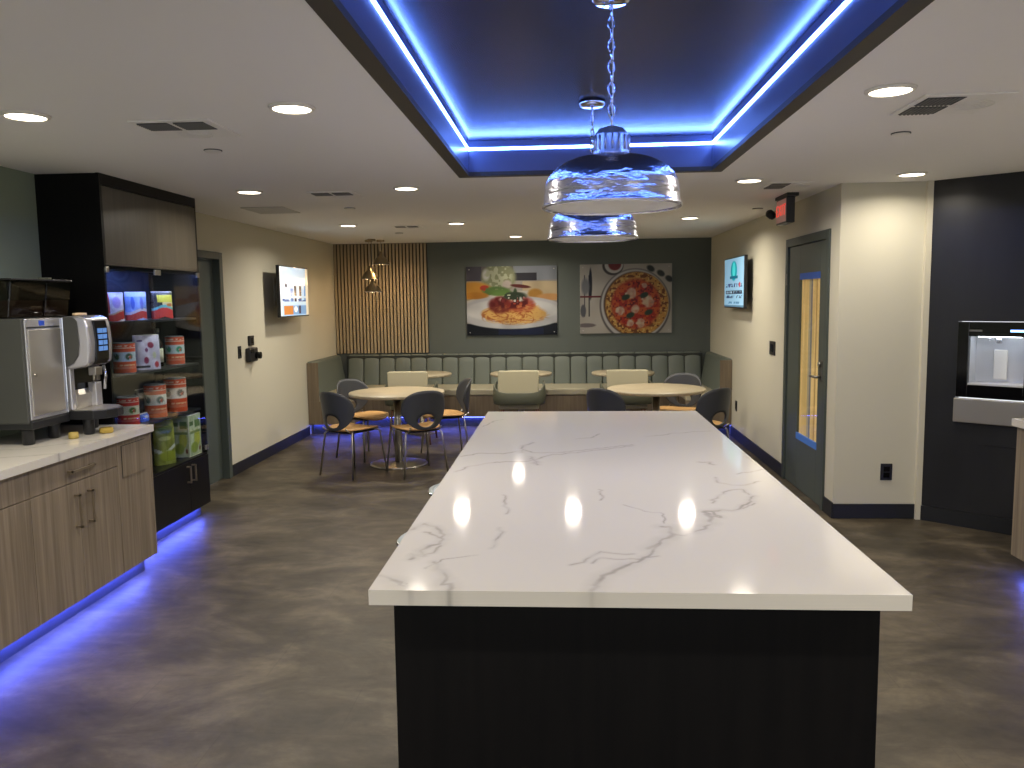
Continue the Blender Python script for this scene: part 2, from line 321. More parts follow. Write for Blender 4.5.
# ------------------------------------------------------------------ lights in the ceiling
dl=[(-2.23,.92),(-1.1,.92),(1.27,.92),(2.3,.92),(-2.23,3.33),(-1.1,3.33),(1.27,3.33),(2.42,3.33),(-2.23,5.74),(-1.1,5.74),(1.27,5.74),(2.3,5.62),(-2.23,8.40),(-1.1,8.40),(.08,8.40),(1.26,8.32),(-.6,10.28),(-1.1,-1.5),(1.27,-1.5)]  # downlights out of view are added to light the room
near={4:'nearest on the left, beside the left edge of the photo',5:'near the camera, between the left grille and the blue tray',6:'near the camera, right of the blue tray beside a grille',8:'in front of the tall black display cabinet top',9:'far left corner of the tray, right of a small grille',10:'just past the right far corner of the blue tray',11:'in front of the pale wall beside the black wall panel',12:'leftmost over the dining corner, near the slatted wall',13:'over the round table at left, beside the far grille',14:'hidden behind the chrome pendants over the dining area',15:'over the round table at right',16:'farthest back, closest to the bench wall'}
proto=None
for i,(x,y) in enumerate(dl):
    if proto is None:
        t=thing('recessed_downlight','',None,(x,y,C-.012),world=0); proto=t
        MB().lathe([(.077,.0115),(.077,.002),(.080,0),(.092,.004),(.095,.0115)],n=32).build('trim_ring',M_white,t)
        MB().lathe([(.0,.0035),(.076,.0035),(.076,.0075)],n=32).build('lens',M_lens,t)
    else: t=copy_tree(proto); t.location=(x,y,C-.012)
    t['category']='ceiling light'; t['group']='recessed round downlights'
    t['label']=('round recessed downlight, '+near[i]) if i in near else 'unseen round recessed downlight, added out of view for lighting'
    ld=bpy.data.lights.new('downlight_beam','AREA'); ld.shape='DISK'; ld.size=.14; ld.energy=13. if y<8. else 16.; ld.energy*=(.45 if (x>2.2 and y>5) else 1.); ld.color=LCOL; ld.spread=radians(158)
    lo=bpy.data.objects.new('downlight_beam',ld); COL.objects.link(lo); lo.location=(x,y,C-.0135)
# grilles
def vent(x,y,label,w=.34,turn=False):
    t=thing('ceiling_vent',label,'vent',(x,y,C-.012),group='square ceiling grilles')
    h=w/2; B(x-h,y-h,C-.008,x+h,y+h,C).build('frame',M_vent,t,bevel=.003)
    for k,(yy) in enumerate((y-h+.03,y+.012)):
        if turn:
            xq=x-h+.03 if k==0 else x+.012
            B(xq,y-h+.025,C-.0105,xq+h-.045,y-.005,C-.0085).build('grille',M_ventd,t); mb=MB()
            for q in range(8): yq=y-h+.03+q*(h-.045)/8; mb.box(xq,yq,C-.014,xq+h-.045,yq+.006,C-.0106)
            mb.build('louvre',mat('vent_louvre',(110,110,110),.5) if 'vent_louvre' not in MATS else MATS['vent_louvre'],t); continue
        B(x-h+.025,yy,C-.0105,x-.005,yy+h-.045,C-.0085).build('grille',M_ventd,t)
        mb=MB()
        for q in range(8):
            xx=x-h+.03+q*(h-.045)/8; mb.box(xx,yy,C-.014,xx+.006,yy+h-.045,C-.0106)
        mb.build('louvre',mat('vent_louvre',(110,110,110),.5) if 'vent_louvre' not in MATS else MATS['vent_louvre'],t)
    mb=MB()
    for q in range(3): mb.torus((x,y+h*.5,C-.0095) if turn else (x+h*.5,y,C-.0095),.03+.025*q,.0015,n=24,k=4)
    mb.build('diffuser_rings',M_vent,t)
vent(-1.70,3.66,'square ceiling grille nearest the camera on the left of the blue tray',.36,True)
vent(1.62,3.60,'square ceiling grille nearest the camera on the right of the blue tray',.36)
vent(-1.68,6.00,'square ceiling grille on the left, between the second downlights',.34,True)
vent(1.60,6.03,'square ceiling grille on the right, above and near the exit sign',.32)
vent(-1.66,8.70,'farthest ceiling grille on the left, near the slatted wall',.3,True)
o=B(-2.68,6.68,C-.007,-2.32,7.14,C).build('access_panel',mat('panel_white',(188,186,182),.6),bevel=.002); tag(o,'plain flat access panel in the ceiling near the left door','ceiling panel')
for x,y,l in ((-1.81,4.19,'small round sprinkler cap beyond the nearest left grille'),(1.665,4.215,'small round sprinkler cap beyond the nearest right grille'),(-1.81,6.89,'small round sprinkler cap in the middle of the left ceiling'),(-1.92,9.5,'farthest small sprinkler cap, in front of the slatted wall'),(1.76,7.6,'small round sprinkler cap behind the exit sign')):
    t=thing('sprinkler_cap',l,'sprinkler',(x,y,C-.012),group='sprinkler caps')
    MB().lathe([(.0,C-.011),(.038,C-.011),(.042,C-.008),(.042,C-.005)],x,y,24).build('cover_plate',M_white,t); MB().lathe([(.046,C-.005),(.046,C)],x,y,24).build('collar',M_ventd,t)

# ------------------------------------------------------------------ pendants
def pendant(x,y,label):
    t=thing('pendant_lamp',label,'pendant light',(x,y,ZT),group='chrome dome pendants over the island')
    MB().lathe([(0,ZT-.028),(.055,ZT-.028),(.066,ZT-.02),(.068,ZT-.001)],x,y,32).build('ceiling_canopy',M_chrome,t)
    MB().cyl(x,y,ZT-.05,ZT-.028,.008,12).build('canopy_loop',M_chrome,t)
    zt=2.224; z=ZT-.04; ch=MB(); k=0; n=int((z-zt)/.036)+1; st=(z-zt)/n
    for k in range(n):
        zc=z-st*(k+.5)
        ch.torus((x,y,zc),.0115,.0028,axis='y' if k%2 else 'x',n=14,k=6,sx=.9,sy=1.85)
    ch.build('chain',M_chrome,t); MB().tube([(x+.003,y,ZT-.03),(x+.006,y,(ZT+zt)/2),(x+.002,y,zt-.01)],.0022,6).build('cord',M_white,t)
    # cap
    M_cap=MATS.get('satin_cap') or mat('satin_cap',(196,198,208),.3,.9)
    MB().lathe([(.0,2.224),(.02,2.222),(.042,2.214),(.055,2.198),(.058,2.190),(.058,2.138),(.062,2.132),(.062,2.122),(.0,2.122)],x,y,32).build('socket_cap',M_cap,t)
    rb=MB()
    for q in range(16):
        a=2*pi*q/16; rb.tube([(x+.059*cos(a),y+.059*sin(a),2.142),(x+.059*cos(a),y+.059*sin(a),2.190)],.004,6)
    rb.build('cap_rib',M_cap,t)
    R=.230; prof=[(.058,2.124)]
    for q in range(1,15):
        a=q/15*pi/2*.97; prof.append((.058+(R-.062)*sin(a)**.95,2.010+.114*cos(a)))
    prof+= [(R-.002,1.995),(R,1.967),(R+.006,1.961),(R+.006,1.955)]
    sh=MB(); sh.lathe(prof+[(r-.004,z-.003) for r,z in prof[::-1]],x,y,72,closed=True); sh.build('dome_shade',M_ham,t)
    MB().lathe([(0,1.964),(.2,1.962),(R-.008,1.958),(R-.006,1.964),(0,1.974)],x,y,64).build('white_diffuser',M_offw,t)
pendant(.163,2.81,'nearer chrome dome pendant hanging by a chain over the island')
pendant(.15,4.27,'farther chrome dome pendant, seen beneath the nearer one')

# ------------------------------------------------------------------ island
def segd(PX_,PY_,a,b):
    ax,ay=a;bx,by=b; dx,dy=bx-ax,by-ay; t=np.clip(((PX_-ax)*dx+(PY_-ay)*dy)/(dx*dx+dy*dy+1e-12),0,1); return np.hypot(PX_-ax-t*dx,PY_-ay-t*dy)
IX0,IX1,IY0,IY1=-.505,.848,1.977,5.27
# veins drawn in plan (metres)
VE=[
 (0.02,[(0.073, 1.904), (0.067, 1.989), (0.087, 2.057), (0.126, 2.126), (0.172, 2.19)]),
 (0.012,[(0.172, 2.19), (0.237, 2.268), (0.285, 2.394)]),
 (0.02,[(0.244, 2.34), (0.284, 2.411), (0.328, 2.468), (0.334, 2.572), (0.31, 2.571)]),
 (0.008,[(0.33, 2.486), (0.381, 2.487), (0.418, 2.53)]),
 (0.018,[(0.401, 2.511), (0.446, 2.555), (0.479, 2.612), (0.49, 2.727), (0.482, 2.763), (0.537, 2.778)]),
 (0.012,[(0.476, 2.727), (0.518, 2.679), (0.497, 2.763), (0.594, 2.786), (0.668, 2.901), (0.695, 2.982)]),
 (0.007,[(0.526, 2.876), (0.565, 2.981), (0.614, 3.059), (0.677, 3.086), (0.683, 2.999)]),
 (0.007,[(0.613, 3.296), (0.605, 3.197), (0.651, 3.159), (0.704, 3.159), (0.772, 3.226)]),
 (0.01,[(0.598, 3.608), (0.646, 3.608), (0.654, 3.548)]),
 (0.006,[(0.714, 3.358), (0.821, 3.434), (0.895, 3.456)]),
 (0.007,[(0.013, 2.186), (0.051, 2.211), (0.081, 2.275), (0.101, 2.306), (0.156, 2.286), (0.195, 2.287)]),
 (0.006,[(0.074, 2.202), (0.099, 2.25), (0.16, 2.237), (0.263, 2.269)]),
 (0.008,[(-0.49, 3.74), (-0.42, 3.821), (-0.295, 3.807), (-0.2, 3.905), (-0.144, 3.833), (-0.039, 3.833), (0.12, 3.916), (0.338, 4.048)]),
 (0.011,[(-0.218, 3.834), (-0.212, 4.024), (-0.166, 4.117)]),
 (0.012,[(-0.161, 3.738), (-0.122, 3.549), (-0.142, 3.635)]),
 (0.008,[(-0.47, 3.4), (-0.413, 3.526), (-0.31, 3.611), (-0.162, 3.635), (-0.077, 3.765), (0.066, 3.846), (0.228, 3.944), (0.341, 4.018)]),
 (0.006,[(0.058, 4.212), (0.145, 4.261), (0.188, 4.383)]),
 (0.007,[(0.436, 4.291), (0.543, 4.341), (0.609, 4.394)]),
 (0.004,[(0.609, 4.394), (0.797, 4.463)]),
 (0.005,[(-0.476, 4.645), (-0.43, 4.856), (-0.379, 4.922)]),
 (0.014,[(-0.517, 2.483), (-0.49, 2.546), (-0.466, 2.591), (-0.421, 2.559), (-0.38, 2.468), (-0.382, 2.37), (-0.417, 2.326), (-0.443, 2.224)]),
 (0.008,[(-0.449, 2.496), (-0.404, 2.455), (-0.383, 2.427)]),
 (0.008,[(-0.448, 2.273), (-0.408, 2.254), (-0.375, 2.354)]),
 (0.008,[(-0.503, 2.089), (-0.458, 2.056), (-0.416, 2.028), (-0.392, 1.976)]),
 (0.022,[(-0.454, 2.051), (-0.411, 2.003), (-0.38, 1.95), (-0.363, 1.884)]),
 (0.012,[(-0.372, 2.201), (-0.338, 2.132), (-0.316, 2.059)]),
 (0.018,[(-0.316, 2.059), (-0.297, 1.979), (-0.281, 1.886)]),
 (0.006,[(-0.234, 2.991), (-0.217, 2.868), (-0.198, 2.769), (-0.203, 2.718)]),
 (0.007,[(-0.214, 2.55), (-0.198, 2.501), (-0.215, 2.418), (-0.221, 2.33)]),
 (0.004,[(-0.255, 2.267), (-0.352, 2.226), (-0.386, 2.145)]),
 (0.005,[(0.13, 3.082), (0.14, 2.952), (0.128, 2.911)]),
 (0.004,[(0.207, 2.849), (0.272, 2.76), (0.334, 2.725), (0.321, 2.61)]),
 (0.005,[(0.616, 2.801), (0.675, 2.877)]),
]
def jit(pl,seed):
    r=np.random.default_rng(seed); P=np.array(pl,float); out=[P[0]]
    for a,b in zip(P[:-1],P[1:]):
        n=max(2,int(np.hypot(*(b-a))/.02))
        for k in range(1,n+1):
            q=a+(b-a)*k/n
            out.append(q+ (r.normal(0,.006,2) if k<n else 0))
    return out
VP=[(w_,jit(p,i)) for i,(w_,p) in enumerate(VE)]
def veins(X,Y):
    out=np.zeros(X.shape); 
    for w_,pl in VP:
        pl=np.array(pl); lo=pl.min(0)-.08; hi=pl.max(0)+.08; m=(X>lo[0])&(X<hi[0])&(Y>lo[1])&(Y<hi[1])
        if not m.any(): continue
        xs,ys=X[m],Y[m]; dm=np.full(xs.shape,9.)
        for a,b in zip(pl[:-1],pl[1:]): dm=np.minimum(dm,segd(xs,ys,a,b))
        wn=w_*(.25+1.1*vnoise(xs*1.,ys*1.,(17,17),5)); v=.78*np.clip(1-dm/(wn*.55+.0022),0,1)**.6*(.35+.65*np.clip(vnoise(xs,ys,(23,23),8)*1.6-.2,0,1)) ; v=np.maximum(v,.22*np.clip(1-dm/(w_*2.2),0,1)); 
        out[m]=np.maximum(out[m],v)
    return np.clip(out,0,1)
isl=thing('kitchen_island','long black island with a white veined stone top and waterfall-free overhang','kitchen island',((IX0+IX1)/2,3.6,0))
isl['label']='long black island with white grey-veined stone top, filling the foreground'
nx,ny=170,400; z0,z1=.875,.915
def slab(name,parent,X0,Y0,X1,Y1,z0,z1,nx,ny,vf):
    mb=MB(); xs=np.linspace(X0,X1,nx+1); ys=np.linspace(Y0,Y1,ny+1); W=nx+1
    XX,YY=np.meshgrid(xs,ys); b=.004
    XXe=XX.copy(); 
    top=np.stack([XX,YY,np.full(XX.shape,z1)],-1).reshape(-1,3); mb.v=top.tolist()
    mb.f=[(j*W+i,j*W+i+1,(j+1)*W+i+1,(j+1)*W+i) for j in range(ny) for i in range(nx)]
    loop=[i for i in range(W)]+[j*W+nx for j in range(1,ny+1)]+[ny*W+i for i in range(nx-1,-1,-1)]+[j*W for j in range(ny-1,0,-1)]
    o=len(mb.v); n=len(loop)
    for q in loop: p=mb.v[q]; mb.v.append([p[0],p[1],z0])
    for k in range(n): l=(k+1)%n; mb.f.append((loop[k],o+k,o+l,loop[l]))
    mb.f.append(tuple(range(o,o+n))[::-1]); mb.sm=[False]*len(mb.f)
    mb.v=[tuple(p) for p in mb.v]; V=np.array(mb.v); ob=mb.build(name,M_quartz,parent)
    a=ob.data.color_attributes.new('Vein','FLOAT_COLOR','POINT'); c=vf(V[:,0],V[:,1]); a.data.foreach_set('color',np.stack([c,c,c,np.ones_like(c)],1).ravel().astype(np.float32)); return ob
slab('countertop',isl,IX0,IY0,IX1,IY1,z0,z1,270,620,veins)
B(-.467,2.095,.0,.819,2.125,.874).build('end_panel',M_blackwood,isl,bevel=.002)
B(-.467,5.17,.0,.819,5.21,.874).build('end_panel',M_blackwood,isl,bevel=.002)
B(-.10,2.126,.10,.80,5.169,.874).build('cabinet_body',M_blackwood,isl,bevel=.002)
B(-.05,2.126,.0,.76,5.169,.10).build('toe_kick',M_base,isl)
for k in range(4):
    y0=2.13+k*.76; B(.8005,y0+.004,.12,.819,y0+.756,.86).build('door',M_blackwood,isl,bevel=.002)
# stools
def stool(x,y,label):
    t=thing('counter_stool',label,'stool',(x,y,0),group='stools tucked under the island')
    MB().lathe([(0,.635),(.15,.635),(.185,.645),(.195,.66),(.19,.672),(.165,.668),(.0,.655)],x,y,40).build('seat',M_stoolseat,t)
    MB().torus((x,y,.662),.192,.007,n=40,k=8).build('seat_rim',M_chrome,t)
    MB().cyl(x,y,.02,.634,.022,20).build('pedestal',M_steel2,t)
    MB().torus((x,y,.24),.13,.008,n=32,k=8).tube([(x-.13,y,.24),(x+.13,y,.24)],.007).build('footrest',M_steel2,t)
    MB().lathe([(.2,0.001),(.2,.006),(.03,.022),(.0,.022)],x,y,40).build('base',M_steel2,t)
stool(-.52,4.12,'pale round stool tucked under the island, farther from the camera')
stool(-.50,3.24,'pale round stool tucked under the island, nearer to the camera')

# ------------------------------------------------------------------ left counter
cx=-2.55; cy1=4.78; cy0=-.6
ct=thing('base_cabinet','grey oak base cabinets with bar handles along the left wall','cabinet',(-2.85,3.,0))
B(XL+.001,cy0,.10,cx-.02,cy1-.019,.872).build('cabinet_body',M_greywood,ct)
B(XL+.001,cy1-.018,.10,cx,cy1-.001,.872).build('side_panel',M_greywood,ct,bevel=.001)
B(XL+.001,cy0,.0,cx-.075,cy1-.03,.10).build('toe_kick',mat('toe_blue_grey',(70,74,88),.5),ct)
def front(nm,y0,y1,z0,z1,m=M_greywood,x=cx,p=ct,th=.019): return B(x-th,y0+.0015,z0+.0015,x,y1-.0015,z1-.0015).build(nm,m,p,bevel=.0012)
def handle(p,a,b,x,wd=.006):
    """bar handle: a,b points (y,z) in plane x"""
    d=Vector((0,b[0]-a[0],b[1]-a[1])).normalized(); A=Vector((x,*a)); Bq=Vector((x,*b)); o_=Vector((.03,0,0)); mb=MB()
    def bar(P,Q): 
        lo=[min(P[i],Q[i])-wd for i in range(3)]; hi=[max(P[i],Q[i])+wd for i in range(3)]; lo[0]=max(lo[0],x+.0002); mb.box(*lo,*hi)
    bar(A+o_,Bq+o_); bar(A,A+o_); bar(Bq,Bq+o_); return mb.build('handle',M_bronze,p,bevel=.0015)
D1=front('drawer',3.63,4.39,.735,.868); handle(D1,(3.93,.80),(4.12,.80),cx)
front('door',3.63,4.016,.102,.733); front('door',4.016,4.39,.102,.733)
dd=[o for o in kids(ct) if o.name.startswith('door')]
handle(dd[0],(3.975,.50),(3.975,.665),cx); handle(dd[1],(4.09,.50),(4.09,.665),cx)
fl=front('filler_panel',4.392,4.760,.102,.868)
B(cx+.0002,4.44,.655,cx+.004,4.70,.838).build('waste_flap',M_greywood,fl,bevel=.001)
MB().box(cx+.0002,4.436,.651,cx+.002,4.44,.842).box(cx+.0002,4.436,.838,cx+.002,4.70,.842).build('flap_gap',M_dark,fl)
y=3.63
while y>0:
    yn=y-.76; D=front('drawer',yn,y,.735,.868); handle(D,(yn+.28,.80),(yn+.47,.80),cx); a=front('door',yn,yn+.38,.102,.733); b=front('door',yn+.38,y,.102,.733); handle(a,(yn+.34,.50),(yn+.34,.665),cx); handle(b,(yn+.42,.50),(yn+.42,.665),cx); y=yn
VP2=[(w_,jit(p,i+50)) for i,(w_,p) in enumerate([(.012,[(-3.1,3.35),(-2.9,3.6),(-2.75,3.72),(-2.62,3.78),(-2.5,3.86)]),(.006,[(-3.0,3.9),(-2.8,3.95),(-2.5,4.3)]),(.006,[(-2.75,4.3),(-2.6,4.6),(-2.55,4.78)])])]
def veins2(X,Y):
    global VP; s_=VP; VP=VP2; r=veins(X,Y); VP=s_; return r
wk=slab('worktop',None,XL+.001,cy0,cx+.022,cy1-.002,.8735,.915,60,400,veins2); wk.name='worktop'
tag(wk,'white veined stone worktop on the left cabinets, under the coffee machine','worktop')
def ledfloor(box,label,m=None):
    o=B(*box).build('led_strip',m or M_ledf); tag(o,label,'light strip'); return o
ledfloor((cx-.07,.2,.0905,cx-.045,cy1-.06,.0985),'blue light strip under the grey oak cabinets at left')

# ------------------------------------------------------------------ tall display cabinet
tx=-2.78; ty0,ty1=4.785,6.065
tc=thing('display_cabinet','tall black cabinet with glass doors, stocked with snack packs and cans','cabinet',(-2.96,5.4,0))
XB=XL+.001
B(XB,ty0,.10,tx-.02,ty0+.02,C-.002).build('side_panel',M_blackwood,tc)
B(XB,ty1-.02,.10,tx-.02,ty1,C-.002).build('side_panel',M_blackwood,tc)
B(XB,ty0+.02,.5,XB+.012,ty1-.02,1.89).build('back_panel',mat('cabinet_lining',(58,60,68),.4),tc)
B(XB,ty0+.02,1.89,tx-.02,ty1-.02,C-.002).build('upper_box',M_blackwood,tc)
B(XB,ty0+.02,.10,tx-.02,ty1-.02,.485).build('lower_box',M_blackwood,tc)
MB().box(tx-.02,ty0,1.875,tx,ty0+.02,C).box(tx-.02,ty1-.02,1.875,tx,ty1,C).box(tx-.02,ty0+.02,2.372,tx,ty1-.02,C).build('face_frame',M_blackwood,tc)
B(tx-.02,ty0,.50,tx-.004,ty0+.02,1.875).build('door_jamb',M_blackwood,tc); B(tx-.02,ty1-.02,.50,tx-.004,ty1,1.875).build('door_jamb',M_blackwood,tc)
B(tx-.019,ty0+.022,1.905,tx+.002,ty1-.022,2.366).build('upper_door',M_tallfront,tc,bevel=.0015)
B(XB,ty0+.02,.485,tx-.002,ty1-.02,.50).build('shelf',M_blackwood,tc)
B(XB,ty0+.02,1.892,tx-.0,ty1-.02,1.904).build('shelf',M_tallfront,tc)
shz=(.835,1.185,1.53)
for z in shz: B(XB+.012,ty0+.021,z,tx-.03,ty1-.021,z+.014).build('shelf',mat('shelf_black',(38,40,40),.4) if 'shelf_black' not in MATS else MATS['shelf_black'],tc)
ym=5.425; yl=5.735
for a,b in ((ty0+.003,ym-.002),(ym+.002,ty1-.003)):
    g=B(tx-.0035,a,.52,tx+.0015,b,1.888).build('glass_door',M_glass,tc)
    cl=MB()
    for yy,zz in ((a+.02,1.865),(b-.02,1.865),((a if a<5 else b)+(.02 if a<5 else -.02),.54)): cl.box(tx-.008,yy-.018,zz-.018,tx+.008,yy+.018,zz+.018)
    cl.build('glass_clip',M_steel2,g,bevel=.003)
for a,b in ((ty0+.001,yl),(yl,ty1-.001)):
    dr=B(tx-.018,a+.0015,.102,tx,b-.0015,.483).build('lower_door',M_blackwood,tc,bevel=.0015)
    hy=(b-.0) if a<5 else a
    yy=5.66 if a<5 else 5.745
    # handles sit close to the meeting edge of the doors
    handle(dr,(5.695 if a<5 else 5.775,.34),(5.695 if a<5 else 5.775,.455),tx)
B(XB,ty0+.02,0,tx-.07,ty1-.03,.10).build('toe_kick',MATS['toe_blue_grey'],tc)
ledfloor((tx-.065,ty0+.03,.0905,tx-.04,ty1-.06,.0985),'blue light strip under the tall black cabinet')
B(tx-.03,ty0+.021,1.868,tx-.022,ty1-.021,1.8915).build('valance',M_blackwood,tc)
o=B(tx-.07,ty0+.1,1.884,tx-.045,ty1-.06,1.890).build('led_strip',mat('led_blue_cabinet',(255,255,255),.5,emit=(.16,.28,1.),estr=60.)); tag(o,'blue light strip inside the top of the display cabinet','light strip')

# ---- products
def can(y,z,r,h,label,colf,x=-2.90,grp=None,lidm=None):
    t=thing('food_can',label,'can',(x,y,z+.001),group=grp,world=0)
    def pos(U,V): a=U*2*pi; return np.stack([r*np.cos(a),r*np.sin(a),.004+V*(h-.012)],-1)
    grid('label_wrap',pos,colf,64,40,M_attr,t,smooth=True)
    MB().lathe([(0,h-.010),(r-.004,h-.010),(r-.002,h-.002),(r+.001,h-.002),(r+.001,h-.009),(r-.001,h-.009)],n=40).build('lid',lidm or M_silver,t)
    MB().lathe([(0,.002),(r-.001,.002),(r+.001,.0),(r+.001,.005),(r-.001,.006)],n=40).build('base_rim',M_silver,t)
    return t
def banded(c1,c2,c3=(60,90,60),wave=0.,lo=.38,hi=.72):
    def f(U,V):
        im=np.ones(U.shape+(3,))*c1; W=V+wave*np.sin(U*2*pi*3)
        paint(im,((W>lo)&(W<hi)).astype(float),c2)
        n=vnoise(U,V,(48,18),15)
        for k in range(5):
            paint(im,ell(U,V,(k+.5)/5,(lo+hi)/2,.055,.11,.4)*(n>.42),c3); paint(im,ell(U,V,(k+.62)/5,(lo+hi)/2-.02,.03,.06,.4)*(n<.6),(186,84,60))
        paint(im,rect(U,V,0,.885,1,.94)*(n>.55),(236,200,180)); paint(im,rect(U,V,0,.24,1,.30)*(n>.5),(240,190,150))
        paint(im,rect(U,V,0,.14,1,.20),np.array(c1)*.7+70); paint(im,rect(U,V,0,.84,1,.86),(240,220,200))
        return lin(np.clip(im,0,255))
    return f
OR=(214,84,44)
GP='food packs on the cabinet shelves'
def pouch(y,z,w,h,label,colf,x=-2.90,d=.06,name='snack_pouch',cat='pouch',rz=0.,box=False):
    t=thing(name,label,cat,(x,y,z+.001),rz,group=GP,world=0)
    def prof(V): 
        return np.full(V.shape,1.) if box else np.clip(1.02-np.abs(V)**5*.85,0.1,1)
    def pos(U,V):
        b=d/2*prof(V)*(1 if box else 1); xx=b*(np.clip(4*U*(1-U),0,1)**.35 if not box else 1.)
        return np.stack([xx+np.zeros(U.shape),(U-.5)*w*(1 if box else (1-.03*np.sin(V*pi))),V*h],-1)
    if box:
        B(-d/2,-w/2,0,d/2,w/2,h).build('carton',M_white,t,bevel=.003)
        grid('printed_front',lambda U,V:np.stack([np.full(U.shape,d/2+.0012),(U-.5)*(w-.006),.003+V*(h-.006)],-1),colf,40,50,M_attr,t)
        grid('printed_side',lambda U,V:np.stack([(U-.5)*(d-.006),np.full(U.shape,-w/2-.0012),.003+V*(h-.006)],-1),colf,20,50,M_attr,t)
    else:
        grid('front_film',pos,colf,36,44,M_attr,t,smooth=True)
        def posb(U,V): p=pos(1-U,V); p[...,0]*=-1; return p
        grid('back_film',posb,colf,12,16,M_attr,t,smooth=True)
        B(-.003,-w/2+.003,h-.012,.003,w/2-.003,h+.006).build('top_seal',M_white,t)
    return t
def pk(base,blobs,seed=1,txt=None):
    def f(U,V):
        im=np.ones(U.shape+(3,))*base; im+=((vnoise(U,V,(7,8),seed)-.5)*50)[...,None]
        for b in blobs:
            k=b[0]
            if k=='e': paint(im,ell(U,V,*b[1:5],.25),b[5])
            elif k=='r': paint(im,rect(U,V,*b[1:5]),b[5])
            elif k=='w': paint(im,((V+.07*np.sin(U*5+b[1]))<b[2]).astype(float)*((V+.07*np.sin(U*5+b[1]))>b[3]),b[4])
        return lin(np.clip(im,0,255))
    return f
z1_,z2_,z3_,z4_=shz[2]+.014,shz[1]+.014,shz[0]+.014,.5
red=(205,60,48); wht=(232,224,226)
pouch(5.06,z1_,.135,.18,'red and white snack pouch, leftmost on the top glass shelf',pk(wht,[('r',0,0,.28,1,(214,80,66)),('w',0,.28,.0,red),('w',0,.34,.28,(220,190,150)),('e',.62,.66,.2,.2,(190,170,220))]),rz=-.7)
pouch(5.31,z1_,.09,.17,'purple-grey pouch squeezed between the red and the blue pouch on the top shelf',pk((92,84,130),[('r',0,0,1,.2,(120,40,60))]),x=-3.06)
pouch(5.34,z1_,.145,.185,'pale blue snack pouch with a red base, middle of the top shelf',pk((150,180,225),[('w',1,.26,.0,red),('w',1,.36,.26,(226,214,206)),('e',.3,.62,.09,.24,(80,110,190)),('e',.72,.6,.08,.22,(110,120,190)),('r',0,.86,1,1,(200,210,235))],2),rz=-.7)
pouch(5.60,z1_,.10,.16,'brown and olive pouch behind the yellow pouch on the top shelf',pk((92,78,60),[('e',.5,.55,.25,.25,(150,90,60)),('r',0,.8,1,1,(120,124,96))],3),x=-3.06)
pouch(5.70,z1_,.155,.19,'yellow and black snack pouch with a red base, rightmost on the top shelf',pk((50,48,44),[('r',.25,.62,.95,.9,(220,205,60)),('r',.45,.35,1,.62,(228,200,130)),('w',2,.36,.0,red),('w',2,.46,.36,(110,180,160)),('e',.8,.52,.14,.06,(190,110,40))],4),rz=-.7)
can(5.16,z2_,.068,.205,'orange food can with a pale blue band, left on the middle shelf',banded(OR,(190,205,222)),grp=GP)
pouch(5.445,z2_,.19,.235,'white bag printed with dark red berries, middle of the middle shelf',pk((214,208,232),[('e',.58,.72,.12,.09,(140,30,66)),('e',.4,.58,.06,.06,(120,60,110)),('e',.38,.28,.09,.1,(150,50,90)),('e',.78,.14,.09,.09,(190,50,70)),('e',.2,.85,.1,.03,(90,60,130)),('r',0,.05,.5,.13,(50,44,60)),('e',.7,.42,.08,.1,(200,205,180))],5),d=.08,rz=-.6,name='cereal_bag',cat='bag')
t=thing('sauce_bottle','slim dark bottle with a cream label beside the berry bag','bottle',(-2.95,5.71,z2_+.001),world=0,group=None)
MB().lathe([(0,0),(.03,0),(.032,.006),(.032,.15),(.024,.18),(.012,.20),(.011,.25)],n=28).build('bottle_body',M_black,t)
MB().lathe([(.0328,.03),(.0328,.13)],n=28).build('bottle_label',mat('cream_label',(214,208,180),.5),t)
MB().lathe([(.0125,.245),(.0125,.275),(0,.275)],n=20).build('bottle_cap',M_steel2,t)
can(5.86,z2_,.066,.215,'orange food can with a teal and white picture, rightmost on the middle shelf',banded(OR,(196,214,220),(50,140,110)),grp=GP)
can(5.165,z3_,.068,.195,'bright red food can with a green picture, beside the coffee machine',banded((206,48,36),(226,220,190),(80,120,50)),x=-2.90,grp=GP)
pouch(5.50,z3_,.11,.2,'dark grey pouch behind the cans on the lower shelf',pk((62,66,70),[('r',.1,.7,.8,.9,(150,150,150)),('e',.5,.4,.3,.1,(110,110,120))],6),x=-3.0)
o=pouch(5.345,z3_,.12,.05,'small blue packet lying low between the red can and the orange can',pk((80,110,215),[('e',.5,.6,.2,.2,(200,210,245))],7),x=-2.90)
can(5.53,z3_,.073,.24,'orange food can with a white band, middle of the lower shelf',banded((212,92,54),(224,222,214),(90,110,100)),grp=GP)
can(5.83,z3_,.078,.255,'deep orange food can with a white label, right on the lower shelf',banded((216,80,34),(218,206,196),(90,86,84),0,.42,.75),grp=GP)
pouch(5.60,z4_,.165,.315,'tall green bag printed with leaves, at the cabinet bottom beside the worktop',pk((134,140,50),[('w',0,.38,.30,(206,210,196)),('e',.5,.2,.4,.12,(150,160,40)),('e',.5,.8,.35,.1,(90,110,36)),('e',.4,.6,.3,.05,(190,190,110))],8),d=.10,rz=-.5,name='cereal_bag',cat='bag',x=-2.895)
pouch(5.92,z4_,.20,.315,'white and green carton standing at the cabinet bottom right',pk((196,206,170),[('r',.06,.75,.36,.85,(90,120,70)),('r',.5,.7,.9,.86,(110,140,80)),('e',.65,.42,.25,.2,(196,200,70)),('e',.4,.2,.3,.13,(150,170,60)),('r',.1,.56,.9,.6,(130,150,90)),('e',.85,.14,.08,.06,(120,60,30))],9),d=.13,name='snack_carton',cat='carton',box=True,x=-2.875,rz=.0)

